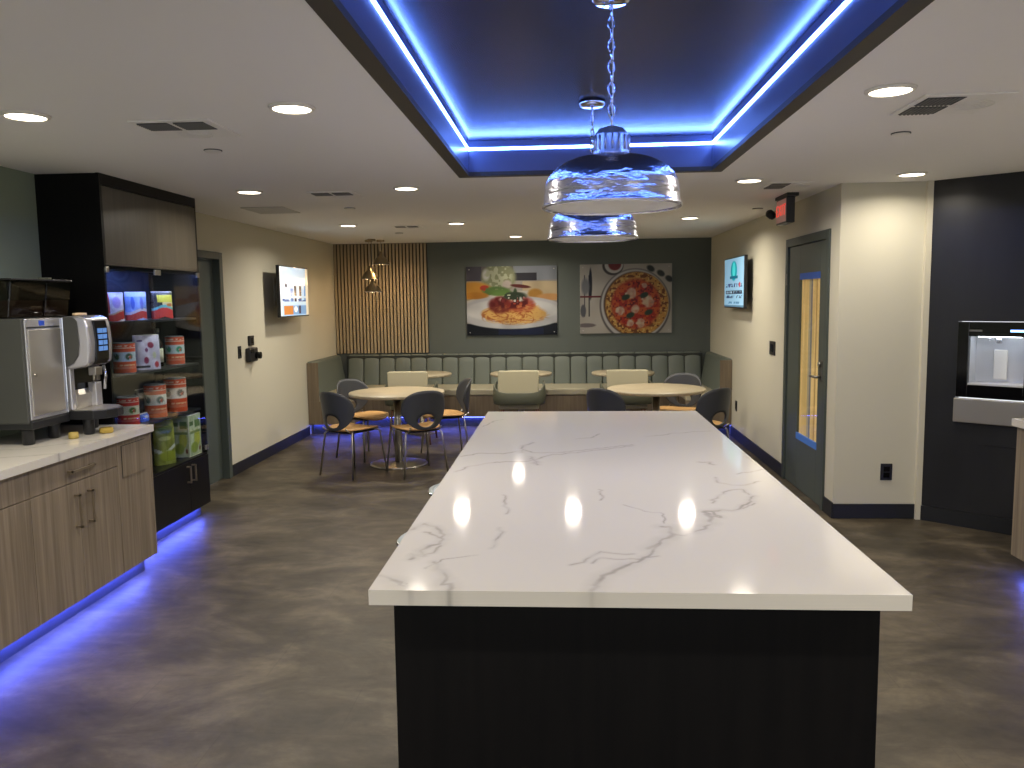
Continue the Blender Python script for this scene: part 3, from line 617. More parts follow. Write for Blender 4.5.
# ------------------------------------------------------------------ coffee machine
cmx=thing('coffee_machine','large steel bean-to-cup coffee machine with touch screen on the left worktop','coffee machine',(-2.95,4.3,.915))
fx=-2.80; y0,y1=4.03,4.70
B(-3.12,y0,1.03,fx-.004,y1,1.585).build('body',M_mgrey,cmx,bevel=.008)
B(-3.12,y0+.005,1.0,fx+.01,4.36,1.045).build('base_tray',M_dark,cmx,bevel=.006)
B(fx-.004,y0+.012,1.05,fx+.004,4.345,1.582).build('front_frame',M_silver,cmx,bevel=.002)
dr=B(fx+.0041,y0+.025,1.07,fx+.010,4.330,1.525).build('service_door',M_steel,cmx,bevel=.004)
MB().tube([(fx+.010,4.085,1.285),(fx+.018,4.085,1.285)],.010,16).build('lock',M_steel2,dr)
B(fx+.0041,4.05,1.532,fx+.0055,4.33,1.540).build('vent_slot',M_dark,cmx)
B(fx+.0041,4.155,1.545,fx+.006,4.20,1.572).build('badge',mat('badge_blue',(40,80,200),.4),cmx)
B(fx-.004,4.346,1.05,fx+.014,4.3555,1.585).build('chrome_strip',M_chrome,cmx,bevel=.003)
# head: profile in (x,z) extruded in y
hx=-2.665
prof=[(fx,1.588),(-2.71,1.592),(-2.672,1.575),(hx+.004,1.53),(hx+.012,1.44),(hx+.006,1.36),(-2.665,1.325),(-2.70,1.305),(-2.76,1.292),(fx,1.285)]
MB().prism([(fx,1.586),(-2.735,1.586),(-2.712,1.56),(-2.705,1.44),(-2.715,1.37),(-2.745,1.325),(fx,1.300)],4.356,4.3625,'y').build('head_side',M_mgrey,cmx,bevel=.003)
MB().prism([(a+(.004 if a>-2.79 else 0),z) for a,z in prof],4.363,4.60,'y').build('head_shell',M_silver,cmx,bevel=.012,seg=3)
sc=MB(); sp=[(hx+.012,1.562),(hx+.0185,1.52),(hx+.0245,1.44),(hx+.020,1.34),(hx+.004,1.315),(hx-.01,1.315),(hx-.01,1.562)]
sc.prism(sp,4.42,4.545,'y').build('touch_screen',M_black,cmx,bevel=.003)
ic=MB()
for q in range(4):
    for r_ in range(2):
        zz=1.39+q*.034; xx=hx+.0225+.0015*math.sin((zz-1.34)/.2*pi); ic.box(xx-.003,4.440+r_*.046,zz,xx+.003,4.478+r_*.046,zz+.026)
ic.build('screen_icon',M_lcd,cmx)
MB().prism([(fx+.0005,1.06),(-2.775,1.06),(-2.775,1.30),(fx+.0005,1.30)],4.366,4.405,'y').build('column',M_silver,cmx,bevel=.004)
B(fx-.003,4.406,1.10,fx+.003,4.70,1.285).build('brew_recess',M_black,cmx)
MB().prism([(fx+.0005,1.06),(-2.775,1.06),(-2.77,1.14),(fx+.0005,1.17)],4.406,4.60,'y').build('lower_panel',M_steel,cmx,bevel=.003)
sp_=MB(); 
for yy in (4.465,4.50): sp_.cyl(-2.695,yy,1.22,1.30,.011,16)
sp_.box(-2.72,4.45,1.25,-2.675,4.515,1.296); sp_.build('coffee_spout',M_steel2,cmx,bevel=.003)
MB().tube([(-2.70,4.57,1.30),(-2.69,4.57,1.24),(-2.70,4.57,1.16)],.009,10).build('hot_water_wand',M_chrome,cmx)
B(-2.79,4.55,1.061,-2.74,4.61,1.20).build('milk_tube_holder',M_silver,cmx,bevel=.004)
trp=[(-2.80,4.366),(-2.66,4.37),(-2.61,4.42),(-2.59,4.50),(-2.60,4.58),(-2.64,4.63),(-2.80,4.66)]
MB().prism(trp,1.005,1.055,'z').build('drip_tray',M_dark,cmx,bevel=.004)
MB().prism([(-2.80+(a+2.80)*.93,4.53+(b-4.53)*.93) for a,b in trp],1.0555,1.060,'z').build('drip_grid',M_steel,cmx)
for a,b in ((-2.85,4.08),(-2.85,4.30),(-3.08,4.08),(-3.08,4.66),(-2.84,4.66),(-2.72,4.42)):
    MB().lathe([(.026,.9155),(.030,.92),(.030,.985),(.034,1.034 if b>4.35 else .999)],a,b,20).build('foot',M_dark,cmx)
for a,b in ((3.90+.14,4.33),(4.335,4.56)):
    hb=MB(); x0,x1=-3.10,-2.85
    hb.prism([(x0+.03,1.587),(x1-.03,1.587),(x1,1.785),(x0,1.785)],a,b-.004,'y').build('bean_hopper',M_hop,cmx,bevel=.006)
    B(x0-.003,a-.003,1.7862,x1+.003,b-.001,1.795).build('hopper_lid',M_dark,cmx,bevel=.002)
    MB().prism([(x0+.036,1.592),(x1-.036,1.592),(x1-.022,1.68),(x0+.022,1.68)],a+.006,b-.010,'y').build('coffee_beans',mat('beans',(58,36,24),.5,bump=(160,1.)) if 'beans' not in MATS else MATS['beans'],cmx)
B(-2.90,4.33,1.7952,-2.84,4.36,1.805).build('hopper_clip',M_steel2,cmx)
MB().lathe([(.05,1.593),(.05,1.606),(.0,1.608)],-2.755,4.53-.07,24,sx=.6).build('ground_chute_cap',mat('cap_cream',(226,200,160),.5),cmx)
# beige round lids under the machine tray
o=MB().lathe([(0,.9155),(.036,.9155),(.038,.925),(.036,.945),(.0,.946)],-2.645,4.465,28).build('sponge',M_yellow,bevel=.004); tag(o,'round yellow scrub pad on the worktop under the drip tray','sponge')
o=MB().lathe([(0,.9155),(.024,.9155),(.026,.925),(.024,.95),(.0,.951)],-2.72,4.27,28).build('syrup_cap',mat('dull_yellow',(170,150,80),.6)); tag(o,'small dull yellow tub in the shade between the machine feet','tub')

# ------------------------------------------------------------------ right counter
rx=2.64; ry=4.86
rc=thing('base_cabinet','grey oak base cabinet whose corner shows at the right edge','cabinet',(2.95,2.5,0))
B(rx+.02,cy0,.10,XR2-.001,ry,.872).build('cabinet_body',M_greywood,rc,bevel=.001)
for k in range(5):
    B(rx,ry-(k+1)*.6+.0015,.102,rx+.019,ry-k*.6-.0015,.868).build('door',M_greywood,rc,bevel=.001)
B(rx+.08,cy0,0,XR2-.001,ry-.05,.10).build('toe_kick',MATS['toe_blue_grey'],rc)
wk2=slab('worktop',None,rx-.022,cy0,XR2-.001,ry+.02,.8735,.915,20,60,lambda X,Y:X*0); tag(wk2,'white stone worktop whose corner shows at the right edge','worktop')
ledfloor((rx+.045,.2,.0905,rx+.07,ry-.06,.0985),'blue light strip under the cabinet at the right edge')

# ------------------------------------------------------------------ water / ice dispenser in the angled wall
ds=thing('water_dispenser','built-in black and steel water dispenser recessed in the black wall','water dispenser',(PX,QY,0),math.atan2(DY,DX),world=0)
a0,a1=.198,.772
nx0,nx1,nz0,nz1=.27,.61,1.015,1.352
f=MB(); f.box(a0,-.012,.925,nx0,.03,1.452).box(nx1,-.012,.925,a1,.03,1.452).box(nx0,-.012,.925,nx1,.03,nz0).box(nx0,-.012,nz1,nx1,.03,1.452)
f.build('bezel',M_black,ds,bevel=.004)
nb=MB(); nb.box(nx0,.17,nz0,nx1,.18,nz1).box(nx0-.01,.03,nz0,nx0,.18,nz1).box(nx1,.03,nz0,nx1+.01,.18,nz1).box(nx0,.03,nz1,nx1,.18,nz1+.01).box(nx0,-.005,nz0-.01,nx1,.18,nz0+.012)
nb.build('niche',mat('niche_grey',(205,206,210),.3,.3),ds,bevel=.002)
B(nx0+.115,.155,nz0+.03,nx0+.20,.169,nz0+.24).build('dispense_paddle',M_white,ds,bevel=.008)
MB().tube([(nx0+.158,.10,nz1),(nx0+.158,.10,nz1-.05)],.018,16).tube([(nx0+.10,.10,nz1),(nx0+.10,.10,nz1-.03)],.012,12).build('nozzle',M_silver,ds)
B(nx0+.04,.05,nz1-.006,nx0+.30,.08,nz1-.001).build('niche_light',mat('niche_led',(255,255,255),.4,emit=(.8,.9,1.),estr=9.),ds)
B(nx1-.09,-.0135,1.385,nx1-.01,-.0122,1.400).build('status_light',mat('status_blue',(90,140,255),.4,emit=(.2,.4,1.),estr=4.),ds)
B(nx0+.0,-.0135,1.386,nx0+.08,-.0122,1.398).build('badge',M_steel2,ds)
B(a0-.008,-.022,.748,a1,.03,.918).build('steel_band',M_steel,ds,bevel=.006)
# ------------------------------------------------------------------ banquette
zs=.50; ysf=10.38; ybf=11.0; yend=9.78; xsl=-2.60; xsr=1.44
bq=thing('banquette','U-shaped green-grey channelled bench with pale seats along the back wall','bench',(-.58,10.8,0))
xl,xr=XL+.001,XR-.001; yb=YB-.001; yer=9.68
base=MB(); base.box(xl+.02,ysf+.02,.13,xr-.02,yb,.405).box(xl+.0,yend+.022,.13,xsl-.02,ysf+.02,.405).box(xsr+.02,yer+.022,.13,xr,ysf+.02,.405)
base.build('bench_base',M_boothwood,bq,bevel=.002)
MB().box(xl+.08,ysf+.09,0,xr-.08,yb-.1,.13).box(xl+.03,yend+.09,0,xsl-.09,ysf+.09,.13).box(xsr+.09,yer+.09,0,xr-.03,ysf+.09,.13).build('toe_kick',MATS['toe_blue_grey'],bq)
MB().box(xl,yend,.13,xsl,yend+.02,.42).box(xl,yend,.42,xl+.14,yend+.02,.90).build('end_panel',M_boothwood,bq,bevel=.002)
MB().box(xsr,yer,.13,xr,yer+.02,.42).box(xr-.14,yer,.42,xr,yer+.02,.90).build('end_panel',M_boothwood,bq,bevel=.002)
B(xl+.14,ysf,.41,xr-.14,ybf,zs).build('seat_cushion',M_seatv,bq,bevel=.022,seg=4)
B(xl+.13,yend+.021,.41,xsl,ysf-.003,zs).build('seat_cushion',M_seatv,bq,bevel=.022,seg=4)
B(xsr,yer+.021,.41,xr-.13,ysf-.003,zs).build('seat_cushion',M_seatv,bq,bevel=.022,seg=4)
# back cushions: 22 channels
XA,XZ=-3.0,1.84; n=22; wch=(XZ-XA)/n
def channel(x0,x1,name='back_channel',m=M_vinyl):
    vs=[];fs=[]; K=14; Z=7
    for i in range(K+1):
        u=.5-.5*cos(pi*i/K); bul=(4*u*(1-u))**.25*.02
        for j in range(Z+1):
            v=j/Z; z=zs-.015+v*(.905-zs+.015); lean=.075*(1-v); top=0 if j<Z else .02
            vs.append((x0+u*(x1-x0),ybf+.075-lean-bul+top,z+(-.0 if j<Z else .008*4*u*(1-u))))
    W=Z+1
    for i in range(K):
        for j in range(Z): fs.append((i*W+j,i*W+j+1,(i+1)*W+j+1,(i+1)*W+j))
    o=len(vs)
    for i in range(K+1): uu=.5-.5*cos(pi*i/K); vs.append((x0+uu*(x1-x0),yb,zs-.015)); vs.append((x0+uu*(x1-x0),yb,.912))
    mb=MB().add(vs[:o],fs,True); f2=[]
    for i in range(K):
        a=o+2*i; f2.append((i*W+Z,a+1,a+3,(i+1)*W+Z)); f2.append((a,i*W,(i+1)*W,a+2)); f2.append((a,a+2,a+3,a+1))
    f2.append(tuple([0]+[o,o+1]+[j for j in range(Z,0,-1)])); f2.append(tuple([K*W+j for j in range(0,Z+1)]+[o+2*K+1,o+2*K]))
    mb.add(vs,f2,False); return mb.build(name,m,bq)
for k in range(n): channel(XA+k*wch+.004,XA+(k+1)*wch-.004)
B(XA-.02,ybf+.055,zs-.02,XZ+.02,yb,.895).build('back_board',M_seam,bq)
def sideback(x0,x1,ya,yz):  # x0 wall side, x1 room side
    s=1 if x1>x0 else -1; a=x0; top=a+s*.075; bot=a+s*.145
    MB().prism([(a,zs-.015),(bot,zs-.015),(bot-s*.012,zs+.06),(top+s*.005,.88),(top-s*.012,.912),(a,.915)],ya,yz,'y').build('side_back',M_vinyl,bq,bevel=.012,seg=3)
sideback(xl,-2.9,yend+.021,ybf+.06); sideback(xr,1.8,yer+.021,ybf+.06)
ledfloor((xsl+.02,ysf+.065,.121,xsr-.02,ysf+.085,.129),'blue light strip under the back bench seat',M_ledb)
ledfloor((xl+.03,yend+.06,.121,xsl-.06,yend+.08,.129),'blue light strip under the left end of the bench',M_ledb)
ledfloor((xsr+.06,yer+.06,.121,xr-.03,yer+.08,.129),'blue light strip under the right end of the bench',M_ledb)
ledfloor((xsl-.08,yend+.08,.121,xsl-.06,ysf+.02,.129),'blue light strip under the inner side of the left bench arm',M_ledb)
# ------------------------------------------------------------------ slat wall, posters
sl=thing('slat_panel','oak slatted wall panel rising behind the left of the bench','wall panel',(-2.5,YB,.9))
sx0,sx1=XL+.002,-1.875
B(sx0,YB-.012,.93,sx1,YB-.001,C-.002).build('felt_backing',M_slatb,sl)
ns=27; mb=MB(); pt=(sx1-sx0)/ns
for k in range(ns): mb.box(sx0+k*pt+.009,YB-.034,.93,sx0+(k+1)*pt-.009,YB-.0121,C-.002)
mb.build('oak_slats',M_slat,sl)
def pasta(U,V):
    im=np.ones(U.shape+(3,))*[168,160,150]; n1=vnoise(U,V,(9,7),1); n2=vnoise(U,V,(30,24),2); n3=vnoise(U+.6*V,V-.5*U,(26,60),3)
    paint(im,(V>.8).astype(float),(120,112,110)); paint(im,rect(U,V,.52,.8,1,1),(150,156,166)); paint(im,rect(U,V,.5,.79,.78,.9),(54,52,58)); paint(im,rect(U,V,0,.79,.17,1),(84,80,90))
    paint(im,rect(U,V,.62,.5,1,.78),(206,184,144)); paint(im,ell(U,V,.36,.84,.19,.22,.2),(146,150,112)); paint(im,ell(U,V,.22,.88,.04,.08,.6),(216,216,210)); paint(im,ell(U,V,.36,.86,.15,.18,.3)*(n2>.6),(190,194,160)); paint(im,ell(U,V,.45,.74,.05,.06,.5),(206,190,180))
    paint(im,ell(U,V,.08,.65,.2,.13,.3),(224,156,52)); paint(im,ell(U,V,.2,.69,.05,.04,.3),(196,60,40)); paint(im,ell(U,V,.33,.64,.15,.07,.4)*(n2>.3),(96,128,60)); paint(im,ell(U,V,.28,.50,.46,.09,.08,.25),(214,208,196)); paint(im,ell(U,V,.1,.58,.14,.05,.3),(214,140,40)); paint(im,ell(U,V,.37,.62,.13,.05,.4),(100,136,60))
    paint(im,ell(U,V,.76,.6,.08,.07,.4),(196,138,48)); paint(im,ell(U,V,.92,.55,.14,.05,.4),(222,160,90)); paint(im,ell(U,V,.6,.71,.11,.025,.3,-.15),(96,34,28))
    paint(im,(V<.17).astype(float),(22,26,34)); paint(im,rect(U,V,.35,0,.85,.1),(28,36,66))
    paint(im,ell(U,V,.5,.33,.62,.24,.05),(205,206,210)); paint(im,ell(U,V,.5,.36,.52,.17,.1),(224,224,226))
    pm=ell(U,V,.52,.32,.34,.12,.25)*(.6+.6*n2); paint(im,pm,(222,152,62)); paint(im,ell(U,V,.53,.36,.27,.16,.3)*(n3>.42),(238,178,86)); paint(im,ell(U,V,.53,.33,.27,.12,.3)*(n3<.25),(176,84,34))
    paint(im,ell(U,V,.38,.44,.12,.12,.35)*(.7+.5*n2),(122,26,20)); paint(im,ell(U,V,.62,.44,.13,.12,.35)*(.5+.5*n2),(176,48,32)); paint(im,ell(U,V,.52,.26,.08,.07,.35)*(n2>.4),(150,50,26))
    paint(im,ell(U,V,.54,.62,.02,.06,.5),(60,84,50))
    r=np.random.default_rng(4)
    for k in range(95):
        cx_,cy_=r.uniform(.34,.72),r.uniform(.22,.36); rx_,ry_=r.uniform(.05,.24),r.uniform(.03,.13); a0=r.uniform(0,6.28)
        d=np.abs(np.sqrt(((U-cx_)/rx_)**2+((V-cy_)/ry_)**2)-1)*min(rx_,ry_); ang=np.arctan2(V-cy_,U-cx_); m=(np.cos(ang-a0)>.1)*np.clip(1.3-d/.006,0,1)*ell(U,V,.52,.31,.38,.15,.3)
        paint(im,m*.9,(242,188,100) if k%3 else (186,104,44))
    paint(im,ell(U,V,.37,.44,.13,.12,.35)*(.45+.5*n2),(112,26,20)); paint(im,ell(U,V,.60,.43,.15,.10,.4)*(.25+.5*n2),(168,46,28)); paint(im,ell(U,V,.5,.47,.2,.08,.4)*(n2>.5),(96,24,18))
    paint(im,ell(U,V,.53,.57,.13,.06,.4)*(n2>.3),(50,64,42)); paint(im,ell(U,V,.5,.52,.13,.05,.4)*(n2>.62),(230,228,216))
    im*=(.9+.2*n1)[...,None]; g=im.mean(-1,keepdims=True); im=g+(im-g)*.9; return lin(np.clip(im*.74,0,255))
def pizza(U,V):
    im=np.ones(U.shape+(3,))*[196,190,180]; n1=vnoise(U,V,(8,6),11); n2=vnoise(U,V,(34,28),12); n3=vnoise(U,V,(60,48),13); A=.75
    im*=(.92+.14*n1)[...,None]
    paint(im,ell(U,V,.36,.98,.115,.14,.1),(70,66,66)); paint(im,ell(U,V,.37,.99,.1,.12,.1),(214,212,206)); paint(im,ell(U,V,.38,1.0,.07,.09,.2),(128,40,36))
    for (cx_,w_) in ((.05,.012),(.10,.016)):
        paint(im,rect(U,V,cx_-w_/2,.25,cx_+w_/2,.85),(60,60,68))
    paint(im,ell(U,V,.115,.72,.018,.22,.3,.0),(34,34,40)); paint(im,ell(U,V,.035,.33,.03,.09,.3),(96,96,102)); paint(im,ell(U,V,.06,.68,.045,.12,.5),(128,130,134))
    paint(im,rect(U,V,0,.525,.23,.545),(110,34,44)); paint(im,ell(U,V,.07,.12,.1,.03,.3),(120,110,110))
    for a_,b_ in ((.77,.93),(.88,.86),(.97,.78)): paint(im,ell(U,V,a_,b_,.035,.05,.5,.6),(52,58,54))
    paint(im,ell(U,V,.60,.40,.385,.40*1.33,.04),(90,86,86)); paint(im,ell(U,V,.60,.41,.37,.385*1.33,.04),(206,204,202)); paint(im,ell(U,V,.61,.42,.35,.36*1.3,.05),(64,40,26))
    paint(im,ell(U,V,.62,.42,.345,.355*1.3,.06),(206,150,70)); paint(im,ell(U,V,.62,.42,.34,.35*1.3,.06)*(n2>.6),(126,72,28)); paint(im,ell(U,V,.62,.42,.34,.35*1.3,.06)*(n3>.7),(232,190,104))
    paint(im,ell(U,V,.61,.42,.26,.27*1.3,.16),(178,44,20)); paint(im,ell(U,V,.61,.42,.26,.27*1.3,.1)*(n2>.55),(206,92,34)); paint(im,ell(U,V,.61,.42,.26,.27*1.3,.1)*(n3<.25),(108,20,14))
    for a_,b_,r_ in ((.56,.58,.06),(.74,.46,.065),(.44,.33,.05),(.60,.34,.05),(.55,.15,.04),(.66,.14,.05),(.70,.68,.03)): paint(im,np.clip(ell(U+(n2-.5)*.03,V+(n1-.5)*.03,a_,b_,r_,r_*1.3,.35),0,1)*(.55+.5*n2),(226,210,182))
    for a_,b_ in ((.5,.52),(.7,.55),(.55,.26),(.75,.3)): paint(im,ell(U,V,a_,b_,.05,.035,.4,.7),(44,62,36))
    return lin(np.clip(im*.74,0,255))
for (px0,px1,pz0,pz1,fn,lb) in ((-1.335,-.095,1.16,2.10,pasta,'wall print of spaghetti with tomato sauce on a white plate'),(.218,1.455,1.17,2.105,pizza,'wall print of a pizza with mozzarella and cutlery')):
    t=thing('poster',lb,'picture',((px0+px1)/2,YB,pz0))
    B(px0,YB-.028,pz0,px1,YB-.008,pz1).build('print_board',M_white,t,bevel=.001)
    grid('print_face',lambda U,V:np.stack([px0+U*(px1-px0),np.full(U.shape,YB-.0292),pz0+V*(pz1-pz0)],-1),fn,210,160,M_panel,t)
    mb=MB()
    for xx in (px0+.04,px1-.04):
        for zz in (pz0+.04,pz1-.04): mb.tube([(xx,YB-.001,zz),(xx,YB-.034,zz)],.008,12)
    mb.build('standoff',M_steel2,t)

# ------------------------------------------------------------------ TVs
def city(U,V):
    im=np.ones(U.shape+(3,))*[168,204,236]; paint(im,(V>.55)*(1-V)*1.2,(205,225,240)); n=vnoise(U,V,(12,8),21)
    for a,b,h,c in ((.34,.44,.56,(70,120,190)),(.48,.56,.62,(24,34,60)),(.58,.66,.70,(214,224,236)),(.66,.74,.62,(40,40,60)),(.84,.96,.64,(90,140,200)),(.18,.26,.45,(150,190,230))): paint(im,rect(U,V,a,.3,b,h),c)
    paint(im,rect(U,V,.05,.36,1,.40),(170,200,225)); paint(im,rect(U,V,.05,.30,1,.35)*(n>.4),(40,80,150)); paint(im,rect(U,V,0,.22,1,.29),(190,215,235)); paint(im,rect(U,V,.1,.02,.42,.2),(190,120,60)); paint(im,rect(U,V,.42,.02,1,.2),(120,160,205)); paint(im,rect(U,V,.62,.04,.7,.2),(60,60,90)); paint(im,ell(U,V,.52,.13,.06,.06,.3),(250,246,240)); paint(im,ell(U,V,.2,.62,.03,.04,.4),(30,30,60)); paint(im,rect(U,V,0,0,.06,1),(214,230,240)); paint(im,rect(U,V,.9,0,1,1),(222,214,190))
    return lin(np.clip(im,0,255))
def drink(U,V):
    im=np.ones(U.shape+(3,))*[150,196,226]; n=vnoise(U,V,(30,20),31); paint(im,ell(U,V,.5,.74,.16,.2,.2),(20,160,180)); paint(im,ell(U,V,.5,.76,.08,.16,.3),(80,220,224)); paint(im,rect(U,V,.3,.58,.7,.64),(30,110,140))
    paint(im,rect(U,V,.08,.40,.92,.48)*(n>.52),(40,60,120)); paint(im,rect(U,V,.08,.27,.92,.33),(40,60,84)); paint(im,rect(U,V,.12,.28,.9,.32)*(n>.55),(170,200,220)); paint(im,rect(U,V,.08,.18,.92,.23)*(n>.45),(50,80,120)); paint(im,rect(U,V,.2,.06,.8,.1)*(n>.4),(90,140,180)); paint(im,ell(U,V,.8,.45,.05,.05,.3),(180,70,80)); paint(im,rect(U,V,0,0,1,.03),(90,130,160))
    return lin(np.clip(im,0,255))
def tv(xs,xw,ya,yz,za,zz,fn,label,ylab):
    s=1 if xw>xs else -1
    t=thing('television',label,'television',(xw,(ya+yz)/2,za))
    B(xs,ya,za,xs+s*.035,yz,zz).build('housing',M_dark,t,bevel=.004)
    B(xs+s*.035,ya+.15,za+.08,xs+s*.06,yz-.15,zz-.1).build('rear_housing',M_dark,t,bevel=.01)
    fl_=ylab
    grid('screen',lambda U,V:np.stack([np.full(U.shape,xs-s*.0012),(ya+.012+(U if fl_ else 1-U)*(yz-ya-.024)),za+.014+V*(zz-za-.026)],-1),fn,110,70,M_screen,t)
    ym_=(ya+yz)/2
    MB().box(xw-s*.001,ym_-.18,za+.12,xw-s*.012,ym_+.18,zz-.12).box(xw-s*.012,ym_-.03,za+.2,xs+s*.061,ym_+.03,zz-.2).build('wall_mount',M_steel2,t,bevel=.002)
tv(-3.0,XL,8.44,9.40,1.49,2.045,city,'wall television showing a pale blue city skyline on the left wall',True)
tv(1.88,XR,8.66,9.70,1.52,2.08,drink,'wall television showing a teal drink advert on the right wall',False)
# ------------------------------------------------------------------ wall devices
def plate(name,label,cat,x,s,y,z,w,h,d=.008,extra=None):
    t=thing(name,label,cat,(x,y,z)); B(x,y-w/2,z-h/2,x+s*d,y+w/2,z+h/2).build('cover_plate',M_dark,t,bevel=.003)
    B(x+s*d,y-w*.22,z-h*.28,x+s*(d+.004),y+w*.22,z+h*.28).build('insert',M_black,t,bevel=.002)
plate('light_switch','narrow black switch plate left of the intercom','switch',XL,1,7.735,1.17,.075,.12)
plate('thermostat','square black thermostat above the intercom on the left wall','thermostat',XL,1,8.02,1.27,.12,.10,.02)
t=thing('intercom','black wall device with a protruding round camera on the left wall','intercom',(XL,8.0,1.13)); 
B(XL,7.88,1.06,XL+.05,8.10,1.20).build('housing',M_dark,t,bevel=.012); MB().tube([(XL+.05,8.04,1.12),(XL+.10,8.04,1.12)],.035,20).build('camera_eye',M_black,t); B(XL+.0505,7.90,1.15,XL+.056,7.98,1.185).build('speaker_grille',M_black,t)
plate('light_switch','black switch plate between the right television and the door','switch',XR,-1,7.84,1.155,.2,.13)
plate('wall_outlet','black outlet low on the right wall beside the bench end','outlet',XR,-1,9.42,.39,.08,.12)
t=thing('wall_outlet','black outlet low on the pale wall beside the black wall panel','outlet',(2.357,PY,.35)); B(2.315,PY-.008,.288,2.399,PY,.412).build('cover_plate',M_dark,t,bevel=.003)
MB().box(2.335,PY-.011,.355,2.379,PY-.008,.392).box(2.335,PY-.011,.308,2.379,PY-.008,.345).build('socket',M_black,t,bevel=.001)
# exit sign
ex=thing('exit_sign','red-lit exit sign with a black housing hung near the right door','exit sign',(1.75,6.65,2.2))
B(1.725,6.50,2.215,1.79,6.80,2.415).build('housing',M_dark,ex,bevel=.004); B(1.72,6.47,2.415,1.81,6.83,2.44).build('ceiling_plate',M_dark,ex,bevel=.002)
B(1.722,6.512,2.228,1.7245,6.788,2.402).build('sign_face',M_signf,ex)
MB().lathe([(0,0),(.028,0),(.034,.02),(.034,.06),(.02,.075),(0,.075)],n=20).build('lamp_head',M_dark,ex,world=False)
lh=[o for o in kids(ex) if o.name.startswith('lamp_head')][0]; lh.location=(-.01,.30,.10); lh.rotation_euler=(radians(60),0,radians(-60))
MB().tube([(1.75,6.80,2.30),(1.745,6.95,2.31)],.008,8).build('lamp_arm',M_dark,ex)
def letters(txt,size,m,parent,loc,rot,name):
    cu=bpy.data.curves.new(name,'FONT'); cu.body=txt; cu.size=size; cu.extrude=.0006; cu.align_x='CENTER'; cu.align_y='CENTER'; cu.space_character=1.15; cu.offset=-.001
    to=bpy.data.objects.new(name+'_tmp',cu); COL.objects.link(to); dg=bpy.context.evaluated_depsgraph_get(); me=bpy.data.meshes.new_from_object(to.evaluated_get(dg)); bpy.data.objects.remove(to)
    o=bpy.data.objects.new(name,me); COL.objects.link(o); me.materials.clear(); me.materials.append(m); o.parent=parent; o.location=loc; o.rotation_euler=rot; return o
letters('EXIT',.125,M_red,ex,(1.7195-1.75,0.0,.115),(radians(90),0,radians(-90)),'exit_lettering')

# ------------------------------------------------------------------ small pendant cluster
pc=[(-2.37,10.5,2.125,'highest of the three small metal pendants before the slatted wall'),(-2.525,10.5,1.94,'left, middle-height small metal pendant before the slatted wall'),(-2.45,10.34,1.77,'lowest of the three small metal pendants before the slatted wall')]
for x,y,z,l in pc:
    t=thing('small_pendant',l,'pendant light',(x,y,z),group='small metal pendants by the slatted wall')
    MB().lathe([(.045,C-.025),(.05,C-.02),(.05,C-.001)],x,y,24).build('ceiling_canopy',M_shade,t)
    MB().tube([(x,y,C-.025),(x,y,z+.17)],.004,6).build('stem',M_steel2,t)
    pr=[(.022,z+.17),(.026,z+.12),(.04,z+.10),(.075,z+.07),(.095,z+.03),(.112,z+.004),(.114,z)]
    MB().lathe(pr+[(r-.003,zz-.002) for r,zz in pr[::-1]],x,y,32,closed=True).build('shade',M_shade,t)
    MB().lathe([(.105,z+.004),(.08,z+.045),(.04,z+.08)],x,y,32).build('shade_lining',M_brass,t) if False else None
    MB().lathe([(0,z+.03),(.02,z+.035),(.028,z+.055),(.02,z+.08),(.012,z+.10)],x,y,16).build('bulb',M_bulb,t)
    MB().torus((x,y,z),.114,.004,n=32,k=6).build('shade_rim',M_silver,t)
    ld=bpy.data.lights.new('pendant_glow','POINT'); ld.energy=3.2; ld.color=(1.,.66,.34); ld.shadow_soft_size=.03; lo=bpy.data.objects.new('pendant_glow',ld); COL.objects.link(lo); lo.location=(x,y,z-.012)

# ------------------------------------------------------------------ tables
def rtable(x,y,label,d,h=.74,grp=None,base=.29):
    t=thing('round_table',label,'table',(x,y,0),group=grp)
    r=d/2; MB().lathe([(0,h-.03),(r-.006,h-.03),(r,h-.024),(r,h-.005),(r-.004,h),(0,h)],x,y,64).build('tabletop',M_top,t)
    MB().lathe([(.10,h-.042),(.10,h-.0305)],x,y,24).build('mounting_plate',M_dark,t)
    MB().cyl(x,y,.024,h-.042,.038,24).build('pedestal',M_steel2,t)
    MB().lathe([(base,.001),(base,.008),(base-.02,.014),(.06,.024),(0,.024)],x,y,48).build('base',M_steel2,t)
rtable(-1.69,8.03,'large round wood table at left with four charcoal chairs',.96)
rtable(.92,8.18,'large round wood table at right, partly behind the island',.98)
for x,l in ((-1.80,'small round table by the bench below the slatted wall'),(-.54,'small round table by the bench below the spaghetti print'),(.72,'small round table by the bench below the pizza print')): rtable(x,10.02,l,.77,grp='small bench tables',base=.22)

